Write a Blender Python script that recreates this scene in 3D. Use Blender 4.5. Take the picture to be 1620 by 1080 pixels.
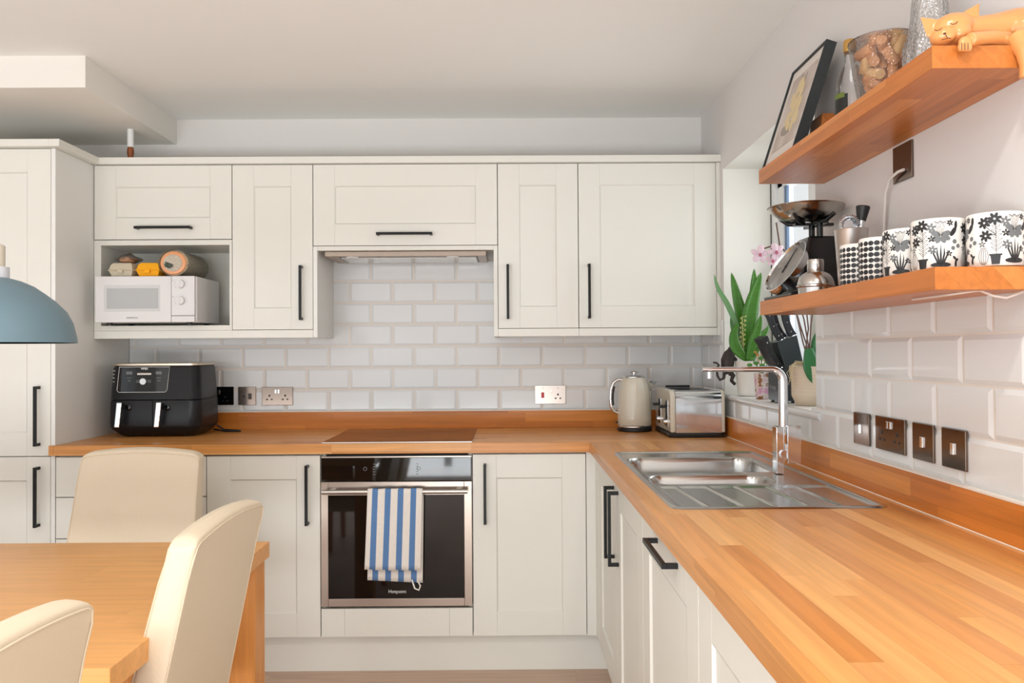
import bpy, bmesh, math, random
from mathutils import Matrix, Vector
for _o in list(bpy.data.objects): bpy.data.objects.remove(_o)
SC = bpy.context.scene
COL = SC.collection
PI = math.pi
R = math.radians
random.seed(7)

# ------------------------------------------------------------------ camera
F, YAW, PITCH, ROLL, EYE, DIST = 1257.3, .0054, .0128, -.006, 1.2722, 3.765
def _rot():
    c, s = math.cos(YAW), math.sin(YAW); A = Matrix(((c, -s, 0), (s, c, 0), (0, 0, 1)))
    c, s = math.cos(PITCH), math.sin(PITCH); B = Matrix(((1, 0, 0), (0, c, s), (0, -s, c)))
    m = B @ A
    r, f, u = Vector(m[0]), Vector(m[1]), Vector(m[2])
    c, s = math.cos(ROLL), math.sin(ROLL)
    return c*r + s*u, f, -s*r + c*u
CR, CF, CU = _rot()
CPOS = Vector((0, -DIST, EYE))
cam = bpy.data.objects.new('camera', bpy.data.cameras.new('camera')); COL.objects.link(cam)
cam.data.sensor_width = 36; cam.data.lens = F*36/1620; cam.data.clip_start = .02
cam.matrix_world = Matrix(((CR.x, CU.x, -CF.x, CPOS.x), (CR.y, CU.y, -CF.y, CPOS.y), (CR.z, CU.z, -CF.z, CPOS.z), (0, 0, 0, 1)))
SC.camera = cam
def at(u, v, Y=None, X=None, Z=None):      # photo measurement -> point on a plane of the room
    d = CF + CR*(u-810)/F - CU*(v-540)/F
    t = (Y-CPOS.y)/d.y if Y is not None else (X-CPOS.x)/d.x if X is not None else (Z-CPOS.z)/d.z
    return CPOS + d*t

# ------------------------------------------------------------------ world, daylight, added fill lights, exposure
W = bpy.data.worlds.new('sky'); SC.world = W; W.use_nodes = True
bg = W.node_tree.nodes['Background']; bg.inputs[0].default_value = (.93, .97, 1, 1); bg.inputs[1].default_value = 1.15
def area(name, loc, rot, sx, sy, watts, col):
    l = bpy.data.lights.new(name, 'AREA'); l.shape = 'RECTANGLE'; l.size = sx; l.size_y = sy; l.energy = watts; l.color = col
    o = bpy.data.objects.new(name, l); COL.objects.link(o); o.location = loc; o.rotation_euler = rot
    return o
area('patio_daylight', (-1.3, -5.95, 1.25), (R(90), 0, 0), 3.8, 2.1, 12, (.95, .98, 1))
area('added_up_fill', (-1.3, -5.95, .27), (R(150), 0, 0), 3.8, 1.0, 140, (.93, .97, 1))  # unseen fill aimed upward, added to brighten the ceiling
area('added_left_fill', (-3.55, -3.4, 1.3), (R(90), 0, R(-90)), 1.9, 1.8, 3, (.93, .97, 1))  # unseen side fill, added to bring in light from the left
area('added_overhead_fill', (-1.2, -4.75, 2.55), (0, 0, 0), 3.0, 1.1, 32, (.93, .97, 1))  # unseen overhead fill behind the camera, added to spread soft light
area('sink_window_daylight', (1.42, -.9, 1.75), (R(90), 0, R(90)), 1.2, 1.0, 13, (.93, .97, 1))
SC.view_settings.view_transform = 'Standard'; SC.view_settings.look = 'None'
SC.view_settings.gamma = 1; SC.view_settings.use_curve_mapping = False
SC.view_settings.exposure = 0.05
for _x in (.5, -.9):                    # unseen disk lights added overhead to brighten the shelf end and near worktop
    _l = bpy.data.lights.new('added_disk_fill', 'AREA'); _l.shape = 'DISK'; _l.size = .09; _l.energy = 6; _l.color = (1, .95, .88); _l.spread = R(140)
    _o = bpy.data.objects.new('added_disk_fill', _l); COL.objects.link(_o); _o.location = (_x, -3.0, 2.365)

# ------------------------------------------------------------------ materials
MATS = {}
def srgb(r, g, b): return tuple(((c/255)/12.92 if c/255 <= .04045 else ((c/255+.055)/1.055)**2.4) for c in (r, g, b)) + (1,)
def mat(name, rgb, rough=.5, metal=0, **k):
    if name in MATS: return MATS[name]
    m = bpy.data.materials.new(name); m.use_nodes = True
    nt = m.node_tree; b = nt.nodes['Principled BSDF']
    b.inputs['Base Color'].default_value = srgb(*rgb); b.inputs['Roughness'].default_value = rough; b.inputs['Metallic'].default_value = metal
    if 'coat' in k: b.inputs['Coat Weight'].default_value = k['coat']; b.inputs['Coat Roughness'].default_value = .05
    if 'spec' in k: b.inputs['Specular IOR Level'].default_value = k['spec']
    if 'sss' in k: b.inputs['Subsurface Weight'].default_value = k['sss']; b.inputs['Subsurface Scale'].default_value = .01
    if k.get('noise'):            # subtle mottling: (scale, amount, stretch)
        sc_, amt, st = k['noise']
        tc = nt.nodes.new('ShaderNodeTexCoord'); mp = nt.nodes.new('ShaderNodeMapping'); mp.inputs['Scale'].default_value = st
        n = nt.nodes.new('ShaderNodeTexNoise'); n.inputs['Scale'].default_value = sc_; n.inputs['Detail'].default_value = 5
        nt.links.new(tc.outputs['Object'], mp.inputs[0]); nt.links.new(mp.outputs[0], n.inputs['Vector'])
        mx = nt.nodes.new('ShaderNodeMix'); mx.data_type = 'RGBA'
        nt.links.new(n.outputs['Fac'], mx.inputs[0])
        base = srgb(*rgb)
        mx.inputs[6].default_value = tuple(c*(1-amt) for c in base[:3]) + (1,); mx.inputs[7].default_value = tuple(min(1, c*(1+amt)) for c in base[:3]) + (1,)
        nt.links.new(mx.outputs[2], b.inputs['Base Color'])
        if k.get('bump'):
            bp = nt.nodes.new('ShaderNodeBump'); bp.inputs['Strength'].default_value = k['bump']; bp.inputs['Distance'].default_value = .002
            nt.links.new(n.outputs['Fac'], bp.inputs['Height']); nt.links.new(bp.outputs[0], b.inputs['Normal'])
    MATS[name] = m
    return m
def N(nt, t, **k):
    n = nt.nodes.new(t)
    for a, v in k.items(): setattr(n, a, v)
    return n
def math_n(nt, op, a, b=None):
    n = N(nt, 'ShaderNodeMath', operation=op)
    for i, v in enumerate((a, b)):
        if v is None: continue
        if isinstance(v, (int, float)): n.inputs[i].default_value = v
        else: nt.links.new(v, n.inputs[i])
    return n.outputs[0]
def wood(name, axis, tones, stave=.042, length=.55, rough=.32, seam=.0004, coat=.03, grain=1.0, across=None):
    """staved timber: axis is the direction of the grain; tones = list of sRGB stave colours"""
    m = bpy.data.materials.new(name); m.use_nodes = True; nt = m.node_tree; L = nt.links
    b = nt.nodes['Principled BSDF']; b.inputs['Roughness'].default_value = rough
    b.inputs['Coat Weight'].default_value = coat; b.inputs['Coat Roughness'].default_value = .12; b.inputs['Specular IOR Level'].default_value = .38
    tc = N(nt, 'ShaderNodeTexCoord'); sp = N(nt, 'ShaderNodeSeparateXYZ'); L.new(tc.outputs['Object'], sp.inputs[0])
    ax = {'X': 0, 'Y': 1, 'Z': 2}[axis]
    oth = [i for i in range(3) if i != ax]
    al = sp.outputs[ax]
    ac = math_n(nt, 'ADD', sp.outputs[oth[0]], math_n(nt, 'MULTIPLY', sp.outputs[oth[1]], 1.0))
    if across is not None: ac = sp.outputs[across]
    row = math_n(nt, 'FLOOR', math_n(nt, 'DIVIDE', ac, stave))
    wn = N(nt, 'ShaderNodeTexWhiteNoise', noise_dimensions='1D'); L.new(row, wn.inputs['W'])
    al2 = math_n(nt, 'DIVIDE', math_n(nt, 'ADD', al, math_n(nt, 'MULTIPLY', wn.outputs['Value'], 7.3)), length)
    cell = math_n(nt, 'FLOOR', al2)
    cv = N(nt, 'ShaderNodeCombineXYZ'); L.new(row, cv.inputs[0]); L.new(cell, cv.inputs[1])
    w2 = N(nt, 'ShaderNodeTexWhiteNoise', noise_dimensions='3D'); L.new(cv.outputs[0], w2.inputs['Vector'])
    rp = N(nt, 'ShaderNodeValToRGB'); rp.color_ramp.interpolation = 'LINEAR'
    el = rp.color_ramp.elements
    while len(el) < len(tones): el.new(.5)
    for i, t in enumerate(tones): el[i].position = i/(len(tones)-1); el[i].color = srgb(*t)
    L.new(w2.outputs['Value'], rp.inputs[0])
    # grain
    gv = N(nt, 'ShaderNodeCombineXYZ')
    L.new(math_n(nt, 'MULTIPLY', al, 3.0), gv.inputs[0]); L.new(math_n(nt, 'MULTIPLY', sp.outputs[oth[0]], 60), gv.inputs[1]); L.new(math_n(nt, 'ADD', math_n(nt, 'MULTIPLY', sp.outputs[oth[1]], 60), math_n(nt, 'MULTIPLY', w2.outputs['Value'], 40)), gv.inputs[2])
    n1 = N(nt, 'ShaderNodeTexNoise'); n1.inputs['Scale'].default_value = 1.0; n1.inputs['Detail'].default_value = 6; n1.inputs['Distortion'].default_value = .6
    L.new(gv.outputs[0], n1.inputs['Vector'])
    mr = N(nt, 'ShaderNodeMapRange'); mr.inputs[1].default_value = .3; mr.inputs[2].default_value = .7
    mr.inputs[3].default_value = 1-.16*grain; mr.inputs[4].default_value = 1+.10*grain
    L.new(n1.outputs['Fac'], mr.inputs[0])
    # stave seams
    def edge(v, w, size):
        f = math_n(nt, 'FRACT', v); d = math_n(nt, 'MINIMUM', f, math_n(nt, 'SUBTRACT', 1.0, f))
        return math_n(nt, 'GREATER_THAN', math_n(nt, 'MULTIPLY', d, size), w)
    e = math_n(nt, 'MULTIPLY', edge(math_n(nt, 'DIVIDE', ac, stave), seam, stave), edge(al2, seam, length))
    e2 = math_n(nt, 'ADD', math_n(nt, 'MULTIPLY', e, .25), .75)
    mv = N(nt, 'ShaderNodeVectorMath', operation='SCALE'); L.new(rp.outputs[0], mv.inputs[0]); L.new(math_n(nt, 'MULTIPLY', mr.outputs[0], e2), mv.inputs['Scale'])
    L.new(mv.outputs[0], b.inputs['Base Color'])
    MATS[name] = m
    return m
def clear_glass(name, tint=(1, 1, 1), refl=.12, rough=.01, extra=0):
    m = bpy.data.materials.new(name); m.use_nodes = True; nt = m.node_tree; L = nt.links
    nt.nodes.remove(nt.nodes['Principled BSDF']); out = nt.nodes['Material Output']
    t = N(nt, 'ShaderNodeBsdfTransparent'); t.inputs[0].default_value = (*tint, 1)
    g = N(nt, 'ShaderNodeBsdfGlossy'); g.inputs['Roughness'].default_value = rough
    lw = N(nt, 'ShaderNodeLayerWeight'); lw.inputs[0].default_value = .35
    mx = N(nt, 'ShaderNodeMixShader'); fac = math_n(nt, 'MINIMUM', math_n(nt, 'ADD', math_n(nt, 'MULTIPLY', lw.outputs['Fresnel'], 1.0), extra), .9)
    fac = math_n(nt, 'MULTIPLY', fac, refl/.12)
    L.new(fac, mx.inputs[0]); L.new(t.outputs[0], mx.inputs[1]); L.new(g.outputs[0], mx.inputs[2]); L.new(mx.outputs[0], out.inputs[0])
    if extra:
        tc = N(nt, 'ShaderNodeTexCoord'); v = N(nt, 'ShaderNodeTexVoronoi'); v.inputs['Scale'].default_value = 170; L.new(tc.outputs['Object'], v.inputs['Vector'])
        bp = N(nt, 'ShaderNodeBump'); bp.inputs['Distance'].default_value = .003; bp.inputs['Strength'].default_value = .8; L.new(v.outputs['Distance'], bp.inputs['Height']); L.new(bp.outputs[0], g.inputs['Normal'])
    MATS[name] = m
    return m

WT = [(198, 128, 62), (212, 146, 78), (222, 160, 94), (205, 138, 70), (230, 172, 106), (190, 118, 56)]
M_wtx = wood('worktop_timber_x', 'X', WT)
M_wty = wood('worktop_timber_y', 'Y', WT)
M_upx = wood('upstand_timber_x', 'X', [(190, 112, 40), (212, 130, 52), (200, 120, 46), (220, 142, 62)], length=.45)
M_upy = wood('upstand_timber_y', 'Y', [(190, 112, 42), (212, 130, 54), (200, 120, 48), (220, 142, 64)], length=.45)
M_shelf = wood('shelf_timber', 'Y', [(180, 104, 44), (200, 122, 58), (190, 112, 50), (214, 138, 72)], stave=.045, length=.45, coat=.0)
M_table = wood('table_timber', 'X', [(222, 160, 92), (230, 168, 98), (226, 164, 94)], stave=.24, length=3, rough=.35, seam=.0001, coat=.1, grain=.7)
M_floor = wood('floor_laminate', 'X', [(206, 178, 158), (212, 184, 164), (200, 172, 152)], stave=.19, length=1.2, rough=.5, seam=.0007, coat=0, grain=.8, across=1)
M_cab = mat('ivory_cabinet_paint', (229, 228, 220), .42, spec=.4)
M_carc = mat('ivory_carcass', (226, 225, 217), .5)
M_pale = mat('lit_side_panel', (233, 233, 229), .5)  # paint lightened to stand in for window light on right-facing panels
M_wall = mat('wall_paint', (226, 222, 220), .9, noise=(60, .012, (1, 1, 1)))
M_wallb = mat('back_wall_paint', (226, 223, 219), .9, noise=(60, .012, (1, 1, 1)))
M_ceil = mat('ceiling_paint', (243, 243, 240), .95)
M_bulk = mat('bulkhead_paint', (236, 233, 226), .9)
M_reveal = mat('reveal_paint', (236, 235, 228), .8)
M_tile = mat('white_glazed_tile', (225, 227, 228), .09, spec=.55)
M_grout = mat('white_grout', (226, 220, 212), .8)
M_seal = mat('white_sealant', (240, 232, 222), .4)
M_black = mat('black_handle_metal', (30, 31, 31), .38, .6)
M_upvc = mat('white_upvc', (236, 238, 238), .3)
M_gasket = mat('dark_gasket', (24, 26, 26), .6)
M_bluegrey = mat('spacer_blue_grey', (96, 120, 150), .4)
M_chrome = mat('chrome', (226, 229, 233), .09, 1)
M_steel = mat('brushed_steel', (196, 192, 186), .26, 1, noise=(40, .05, (1, 40, 40)))
M_sinksteel = mat('sink_steel', (192, 191, 188), .2, 1)
M_ovensteel = mat('oven_steel', (176, 164, 154), .3, 1)
M_nickel = mat('black_nickel_plate', (122, 108, 98), .12, 1)
M_bglass = mat('black_glass', (12, 12, 13), .04, spec=.5)
M_hob = mat('hob_glass', (14, 10, 8), .035, spec=.7)
M_blk = mat('black_plastic', (26, 27, 29), .42)
M_blkg = mat('gloss_black_plastic', (16, 17, 19), .18)
M_fry = mat('charcoal_plastic', (20, 22, 27), .34, spec=.35)
M_white = mat('white_print', (225, 225, 222), .5)
M_mw = mat('white_appliance', (222, 220, 220), .3)
M_mwglass = mat('microwave_window', (178, 180, 180), .18)
M_cream = mat('cream_enamel', (214, 208, 192), .18, coat=.6)
M_leather = mat('cream_leather', (222, 206, 181), .46, noise=(160, .025, (1, 1, 1)), bump=.15)
M_blue = mat('lamp_blue', (100, 124, 135), .5, noise=(400, .03, (1, 1, 1)))
M_lampwhite = mat('lamp_collar_white', (206, 208, 212), .5)
M_lampwood = mat('lamp_cap_wood', (206, 196, 178), .5)
M_pwhite = mat('pot_white', (226, 224, 218), .55)
M_pbeige = mat('pot_beige', (218, 200, 178), .6, noise=(8, .06, (1, 1, 1)))
M_leaf = mat('snake_plant_leaf', (58, 112, 22), .36, noise=(26, .5, (.5, .5, 5)))
M_leaf2 = mat('pale_leaf', (96, 140, 88), .4)
M_orchleaf = mat('orchid_leaf', (48, 112, 62), .35)
M_petal = mat('orchid_petal', (232, 208, 220), .6, sss=.2)
M_petalc = mat('orchid_lip', (190, 110, 130), .6)
M_stem = mat('orchid_stem', (96, 66, 52), .6)
M_soil = mat('soil', (70, 52, 40), .9)
M_cork = mat('cork', (205, 150, 108), .8, noise=(120, .15, (1, 1, 1)))
M_cork2 = mat('pale_cork', (224, 182, 130), .8, noise=(120, .12, (1, 1, 1)))
M_catwood = mat('carved_cat_wood', (224, 154, 92), .28, noise=(14, .16, (.5, 3, 3)), coat=.4)
M_catdark = mat('carved_lines', (96, 50, 24), .6)
M_iron = mat('dark_iron', (52, 44, 42), .6)
M_mug = mat('white_mug_glaze', (238, 234, 228), .2)
M_ink = mat('black_print', (38, 38, 40), .4)
M_ink2 = mat('grey_print', (110, 114, 116), .4)
M_copper = mat('copper_pipe', (150, 92, 60), .45, .7)
M_egg = mat('grey_pulp_carton', (202, 190, 168), .9, noise=(90, .06, (1, 1, 1)))
M_eggy = mat('yellow_carton', (246, 172, 16), .8, noise=(90, .05, (1, 1, 1)))
M_cable = mat('white_cable', (222, 214, 206), .5)
M_label = mat('black_label', (24, 26, 24), .5)
M_glass = clear_glass('clear_glass')
M_pane = clear_glass('window_glass', refl=.06)
M_dimple = clear_glass('dimpled_glass', (.99, .99, .99), extra=.04, refl=.10)
M_cut = clear_glass('cut_crystal', (.94, .95, .95), extra=.28, rough=.08)
M_film = clear_glass('bag_film', (.9, .92, .92), extra=.08, rough=.25)

# ------------------------------------------------------------------ mesh builder
class MB:
    def __init__(s, xf=None): s.v = []; s.f = []; s.uv = None; s.xf = xf
    def add(s, vs, fs):
        o = len(s.v)
        s.v += [s.xf(*p) if s.xf else tuple(p) for p in vs]
        s.f += [tuple(i+o for i in f) for f in fs]
        return s
    def box(s, x0, x1, y0, y1, z0, z1):
        return s.add([(x0, y0, z0), (x1, y0, z0), (x1, y1, z0), (x0, y1, z0), (x0, y0, z1), (x1, y0, z1), (x1, y1, z1), (x0, y1, z1)],
                     [(0, 3, 2, 1), (4, 5, 6, 7), (0, 1, 5, 4), (1, 2, 6, 5), (2, 3, 7, 6), (3, 0, 4, 7)])
    def prism(s, poly, a0, a1, ax='Y'):      # poly of 2D points, extruded along ax
        def P(p, a): return {'Y': (p[0], a, p[1]), 'X': (a, p[0], p[1]), 'Z': (p[0], p[1], a)}[ax]
        n = len(poly)
        return s.add([P(p, a0) for p in poly] + [P(p, a1) for p in poly],
                     [tuple(range(n))[::-1], tuple(range(n, 2*n))] + [(i, (i+1) % n, n+(i+1) % n, n+i) for i in range(n)])
    def lathe(s, prof, c=(0, 0, 0), n=40, a0=0, a1=2*PI, sx=1, sy=1):
        full = abs(a1-a0-2*PI) < 1e-6; m = n if full else n+1
        vs = []; fs = []
        for r, z in prof:
            for i in range(m):
                a = a0+(a1-a0)*i/n; vs.append((c[0]+r*sx*math.cos(a), c[1]+r*sy*math.sin(a), c[2]+z))
        for j in range(len(prof)-1):
            for i in range(m if full else m-1):
                k = (i+1) % m
                fs.append((j*m+i, j*m+k, (j+1)*m+k, (j+1)*m+i))
        if full:
            if prof[0][0] > 1e-6: fs.append(tuple(range(m))[::-1])
            if prof[-1][0] > 1e-6: fs.append(tuple(range((len(prof)-1)*m, len(prof)*m)))
        return s.add(vs, fs)
    def tube(s, pts, r, n=12, caps=True):
        pts = [Vector(p) for p in pts]; rs = r if isinstance(r, (list, tuple)) else [r]*len(pts)
        vs = []; fs = []; up = None
        for i, p in enumerate(pts):
            t = (pts[min(i+1, len(pts)-1)]-pts[max(i-1, 0)]).normalized()
            if up is None:
                up = Vector((0, 0, 1)) if abs(t.z) < .9 else Vector((1, 0, 0))
            a = (up - t*up.dot(t)).normalized(); up = a; b = t.cross(a)
            for k in range(n):
                w = 2*PI*k/n; q = p+(a*math.cos(w)+b*math.sin(w))*rs[i]; vs.append(tuple(q))
        for i in range(len(pts)-1):
            for k in range(n):
                l = (k+1) % n; fs.append((i*n+k, i*n+l, (i+1)*n+l, (i+1)*n+k))
        if caps: fs += [tuple(range(n))[::-1], tuple(range((len(pts)-1)*n, len(pts)*n))]
        return s.add(vs, fs)
    def ball(s, c, rx, ry=None, rz=None, n=16, rot=None):
        ry = ry or rx; rz = rz or rx; vs = []; fs = []; c = Vector(c)
        for j in range(1, n//2):
            for i in range(n):
                a = 2*PI*i/n; b = PI*j/(n//2)
                p = Vector((rx*math.cos(a)*math.sin(b), ry*math.sin(a)*math.sin(b), rz*math.cos(b)))
                vs.append(tuple(c+(rot @ p if rot else p)))
        m = n//2-1
        for z in (rz, -rz): vs.append(tuple(c+(rot @ Vector((0, 0, z)) if rot else Vector((0, 0, z)))))
        for j in range(m-1):
            for i in range(n): fs.append((j*n+i, j*n+(i+1) % n, (j+1)*n+(i+1) % n, (j+1)*n+i))
        for i in range(n): fs.append((m*n, (i+1) % n, i)); fs.append((m*n+1, (m-1)*n+i, (m-1)*n+(i+1) % n))
        return s.add(vs, fs)
    def build(s, name, m, parent=None, bevel=0, smooth=True, world=False, angle=35, seg=2, recalc=True, mods=()):
        me = bpy.data.meshes.new(name)
        off = Vector((0, 0, 0))
        if parent is None:
            xs = [p[0] for p in s.v]; ys = [p[1] for p in s.v]; zs = [p[2] for p in s.v]
            off = Vector(((min(xs)+max(xs))/2, (min(ys)+max(ys))/2, min(zs)))
            if world == 'keep': off = Vector((0, 0, 0))
        me.from_pydata([tuple(Vector(p)-off) for p in s.v], [], s.f)
        if recalc:
            bm = bmesh.new(); bm.from_mesh(me); bmesh.ops.recalc_face_normals(bm, faces=bm.faces); bm.to_mesh(me); bm.free()
        if smooth:
            me.polygons.foreach_set('use_smooth', [True]*len(me.polygons)); me.set_sharp_from_angle(angle=R(angle))
        me.materials.append(m)
        o = bpy.data.objects.new(name, me); COL.objects.link(o); o.location = off
        if parent is not None:
            o.parent = parent
            if world: o.matrix_parent_inverse = Matrix.Translation(world_loc(parent)).inverted()
        if bevel:
            b = o.modifiers.new('bevel', 'BEVEL'); b.width = bevel; b.segments = seg; b.limit_method = 'ANGLE'; b.angle_limit = R(40); b.harden_normals = True
        for t, kw in mods:
            md = o.modifiers.new(t.lower(), t)
            for a, v in kw.items(): setattr(md, a, v)
        return o
def world_loc(p):
    v = Vector(p.location)
    if p.parent is not None: v = v + p.matrix_parent_inverse.to_translation() + world_loc(p.parent)
    return v
def tag(o, label, cat, group=None):
    o['label'] = label; o['category'] = cat
    if group: o['group'] = group
    return o
def thing(name, label, cat, loc=(0, 0, 0), rotz=0, group=None):
    o = bpy.data.objects.new(name, None); COL.objects.link(o); o.empty_display_size = .05
    o.location = loc; o.rotation_euler = (0, 0, rotz)
    return tag(o, label, cat, group)
def struct(o): o['kind'] = 'structure'; return o
def part(o, label): o['label'] = label; return o
def dup(root, loc, rotz=None, label=None):
    def cp(o, par):
        c = o.copy(); COL.objects.link(c)
        if par is not None: c.parent = par; c.matrix_parent_inverse = o.matrix_parent_inverse.copy()
        for ch in [x for x in KIDS.get(o.name, [])]: cp(ch, c)
        return c
    global KIDS
    KIDS = {}
    for x in bpy.data.objects:
        if x.parent: KIDS.setdefault(x.parent.name, []).append(x)
    r = cp(root, None); r.location = loc
    if rotz is not None: r.rotation_euler = (0, 0, rotz)
    if label: r['label'] = label
    return r
def text(body, size, loc, m, parent, name='lettering', rot=(R(90), 0, 0), world=True, ext=.0004, sx=1.0, bold=0):
    c = bpy.data.curves.new('t', 'FONT'); c.body = body; c.size = size; c.align_x = 'CENTER'; c.align_y = 'CENTER'; c.extrude = ext; c.resolution_u = 3; c.offset = bold
    o = bpy.data.objects.new('t', c); COL.objects.link(o)
    dg = bpy.context.evaluated_depsgraph_get(); me = bpy.data.meshes.new_from_object(o.evaluated_get(dg))
    bpy.data.objects.remove(o)
    from mathutils import Euler
    Mx = Matrix.Translation(loc) @ Euler(rot).to_matrix().to_4x4() @ Matrix.Diagonal((sx, 1, 1, 1))
    b = MB(); b.v = [tuple(Mx @ v.co) for v in me.vertices]; b.f = [tuple(p.vertices) for p in me.polygons]
    return b.build(name, m, parent, world=world, smooth=False, recalc=False)

# ------------------------------------------------------------------ the room
XR, YN, ZC, XL = .928, -5.6, 2.384, -3.3       # right wall, rear wall, ceiling, left wall
WY0, WY1, WZ0, WZ1 = -1.385, -.365, 1.085, 2.052   # window opening in the right wall
XW = 1.134
struct(MB().box(XL, XR+.3, YN-.3, .2, -.06, 0).build('floor', M_floor, smooth=False, world='keep'))
b = MB().box(XL-.2, XR+.3, -4.1, .2, ZC, ZC+.1).box(XL-.2, XR+.3, YN-.2, -5.4, ZC, ZC+.1).box(XL-.2, -2.8, -5.4, -4.1, ZC, ZC+.1).box(.4, XR+.3, -5.4, -4.1, ZC, ZC+.1)  # gap behind the camera made for the added overhead fill
struct(b.build('ceiling', M_ceil, smooth=False))
wb = struct(MB().box(XL-.2, XR+.3, .008, .2, -.05, ZC).build('wall_back', M_wallb, smooth=False))
b = MB().box(XR, XR+.3, YN-.2, WY0, 0, ZC).box(XR, XR+.3, WY1, .008, 0, ZC).box(XR, XR+.3, WY0, WY1, 0, WZ0-.02).box(XR, XR+.3, WY0, WY1, WZ1, ZC)
wr = struct(b.build('wall_right', M_wall, smooth=False))
b = MB().box(XL-.2, XL, YN-.2, -4.4, 0, ZC).box(XL-.2, XL, -2.4, .2, 0, ZC).box(XL-.2, XL, -4.4, -2.4, 0, .35).box(XL-.2, XL, -4.4, -2.4, 2.2, ZC)  # gap in the unseen left wall made for the added side fill
struct(b.build('wall_left', M_wall, smooth=False))
b = MB().box(XL, -3.2, YN-.2, YN, 0, ZC).box(.6, XR, YN-.2, YN, 0, ZC).box(-3.2, .6, YN-.2, YN, 2.15, ZC)
struct(b.build('wall_rear', M_wall, smooth=False))
b = MB()
for x in (-3.2, -1.96, -.66, .52): b.box(x, x+.08, YN-.12, YN-.05, .0, 2.15)
b.box(-3.2, .6, YN-.12, YN-.05, 2.07, 2.15).box(-3.2, .6, YN-.12, YN-.05, 0, .09)
struct(b.build('door_1', M_upvc, smooth=False))
# lining of the window reveal (painted)
b = MB().box(XR+.001, XW+.02, WY1-.001, WY1+.01, WZ0, WZ1).box(XR+.001, XW+.02, WY0-.01, WY0+.001, WZ0, WZ1).box(XR+.001, XW+.02, WY0, WY1, WZ1-.001, WZ1+.01)
struct(b.build('trim_1', M_reveal, smooth=False))
# bulkhead
struct(MB().box(XL, -1.567, -.81, .008, 2.265, ZC).build('trim_2', M_bulk, smooth=False))

# tiles
def tiled(name, parent, u0, u1, w0, w1, put, ph, win=None, zb=.9945):
    """bevelled metro tiles; put(u,w,d) maps wall coordinates to the room, d = height off the wall"""
    b = MB(); g = MB()
    tw, th, gr, inset, raise_ = .2025, .1025, .002, .011, .0048
    r0 = int(math.floor((w0-zb)/th)); r1 = int(math.ceil((w1-zb)/th))
    for r in range(r0, r1):
        za, zc = max(w0, zb+r*th+gr/2), min(w1, zb+(r+1)*th-gr/2)
        if zc-za < .006: continue
        o = ph+(tw/2 if r % 2 else 0)
        k0 = int(math.floor((u0-o)/tw)); k1 = int(math.ceil((u1-o)/tw))
        for k in range(k0, k1):
            ua, uc = max(u0, o+k*tw+gr/2), min(u1, o+(k+1)*tw-gr/2)
            if uc-ua < .006: continue
            zq = zc
            if win:
                a_, c_, zw = win
                if za < zw:
                    if a_ < (ua+uc)/2 < c_: zq = min(zc, zw)
                else:
                    if ua >= a_-.004 and uc <= c_+.004: continue
                    if ua < a_ < uc: uc = a_
                    elif ua < c_ < uc: ua = c_
                    if uc-ua < .006: continue
            zc_ = zc; zc = zq
            iu0 = inset if ua > u0+.0005 else .0005; iu1 = inset if uc < u1-.0005 else .0005
            iz0 = inset if za > w0+.0005 else .0005; iz1 = inset if zc < w1-.0005 else .0005
            if uc-ua < iu0+iu1+.002: iu0 = iu1 = (uc-ua)*.3
            if zc-za < iz0+iz1+.002: iz0 = iz1 = (zc-za)*.3
            q = [put(ua, za, .001), put(uc, za, .001), put(uc, zc, .001), put(ua, zc, .001),
                 put(ua, za, .003), put(uc, za, .003), put(uc, zc, .003), put(ua, zc, .003),
                 put(ua+iu0, za+iz0, .003+raise_), put(uc-iu1, za+iz0, .003+raise_), put(uc-iu1, zc-iz1, .003+raise_), put(ua+iu0, zc-iz1, .003+raise_)]
            zc = zc_
            b.add(q, [(0, 1, 5, 4), (1, 2, 6, 5), (2, 3, 7, 6), (3, 0, 4, 7), (4, 5, 9, 8), (5, 6, 10, 9), (6, 7, 11, 10), (7, 4, 8, 11), (8, 9, 10, 11)])
    o = b.build(name, M_tile, parent, smooth=False, world=True, bevel=.0007, seg=1)
    o.modifiers[0].harden_normals = False
    return o
tiled('metro_tiles', wb, -1.788, XR-.006, .97, 1.75, lambda u, w, d: (u, .008-d, w), -.849)
MB().box(-1.788, XR-.001, .0035, .008, .95, 1.76).build('grout', M_grout, wb, smooth=False, world=True)
PR = lambda u, w, d: (XR-d, -u, w)
tiled('metro_tiles', wr, .008, 3.6, .97, 1.404, PR, 1.548-.2025*7, win=(-WY1, -WY0, 1.068))
g = MB()
for (a, c, z0, z1) in ((-.365, .008, .95, 1.404), (WY0, -.365, .95, 1.07), (-3.6, WY0, .95, 1.404)): g.box(XR-.0035, XR, a, c, z0, z1)
g.build('grout', M_grout, wr, smooth=False, world=True)
# rounded nosing tile below the window, and the sill board
pts = [(XR-.004, WY0-.04, WZ0-.010), (XR-.004, WY1, WZ0-.010)]
struct(MB().tube(pts, .0125, 16).build('trim_3', M_tile))
struct(MB().box(XR-.002, XW+.03, WY0+.001, WY1-.001, WZ0-.018, WZ0).build('trim_4', M_pwhite, smooth=False))
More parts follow.
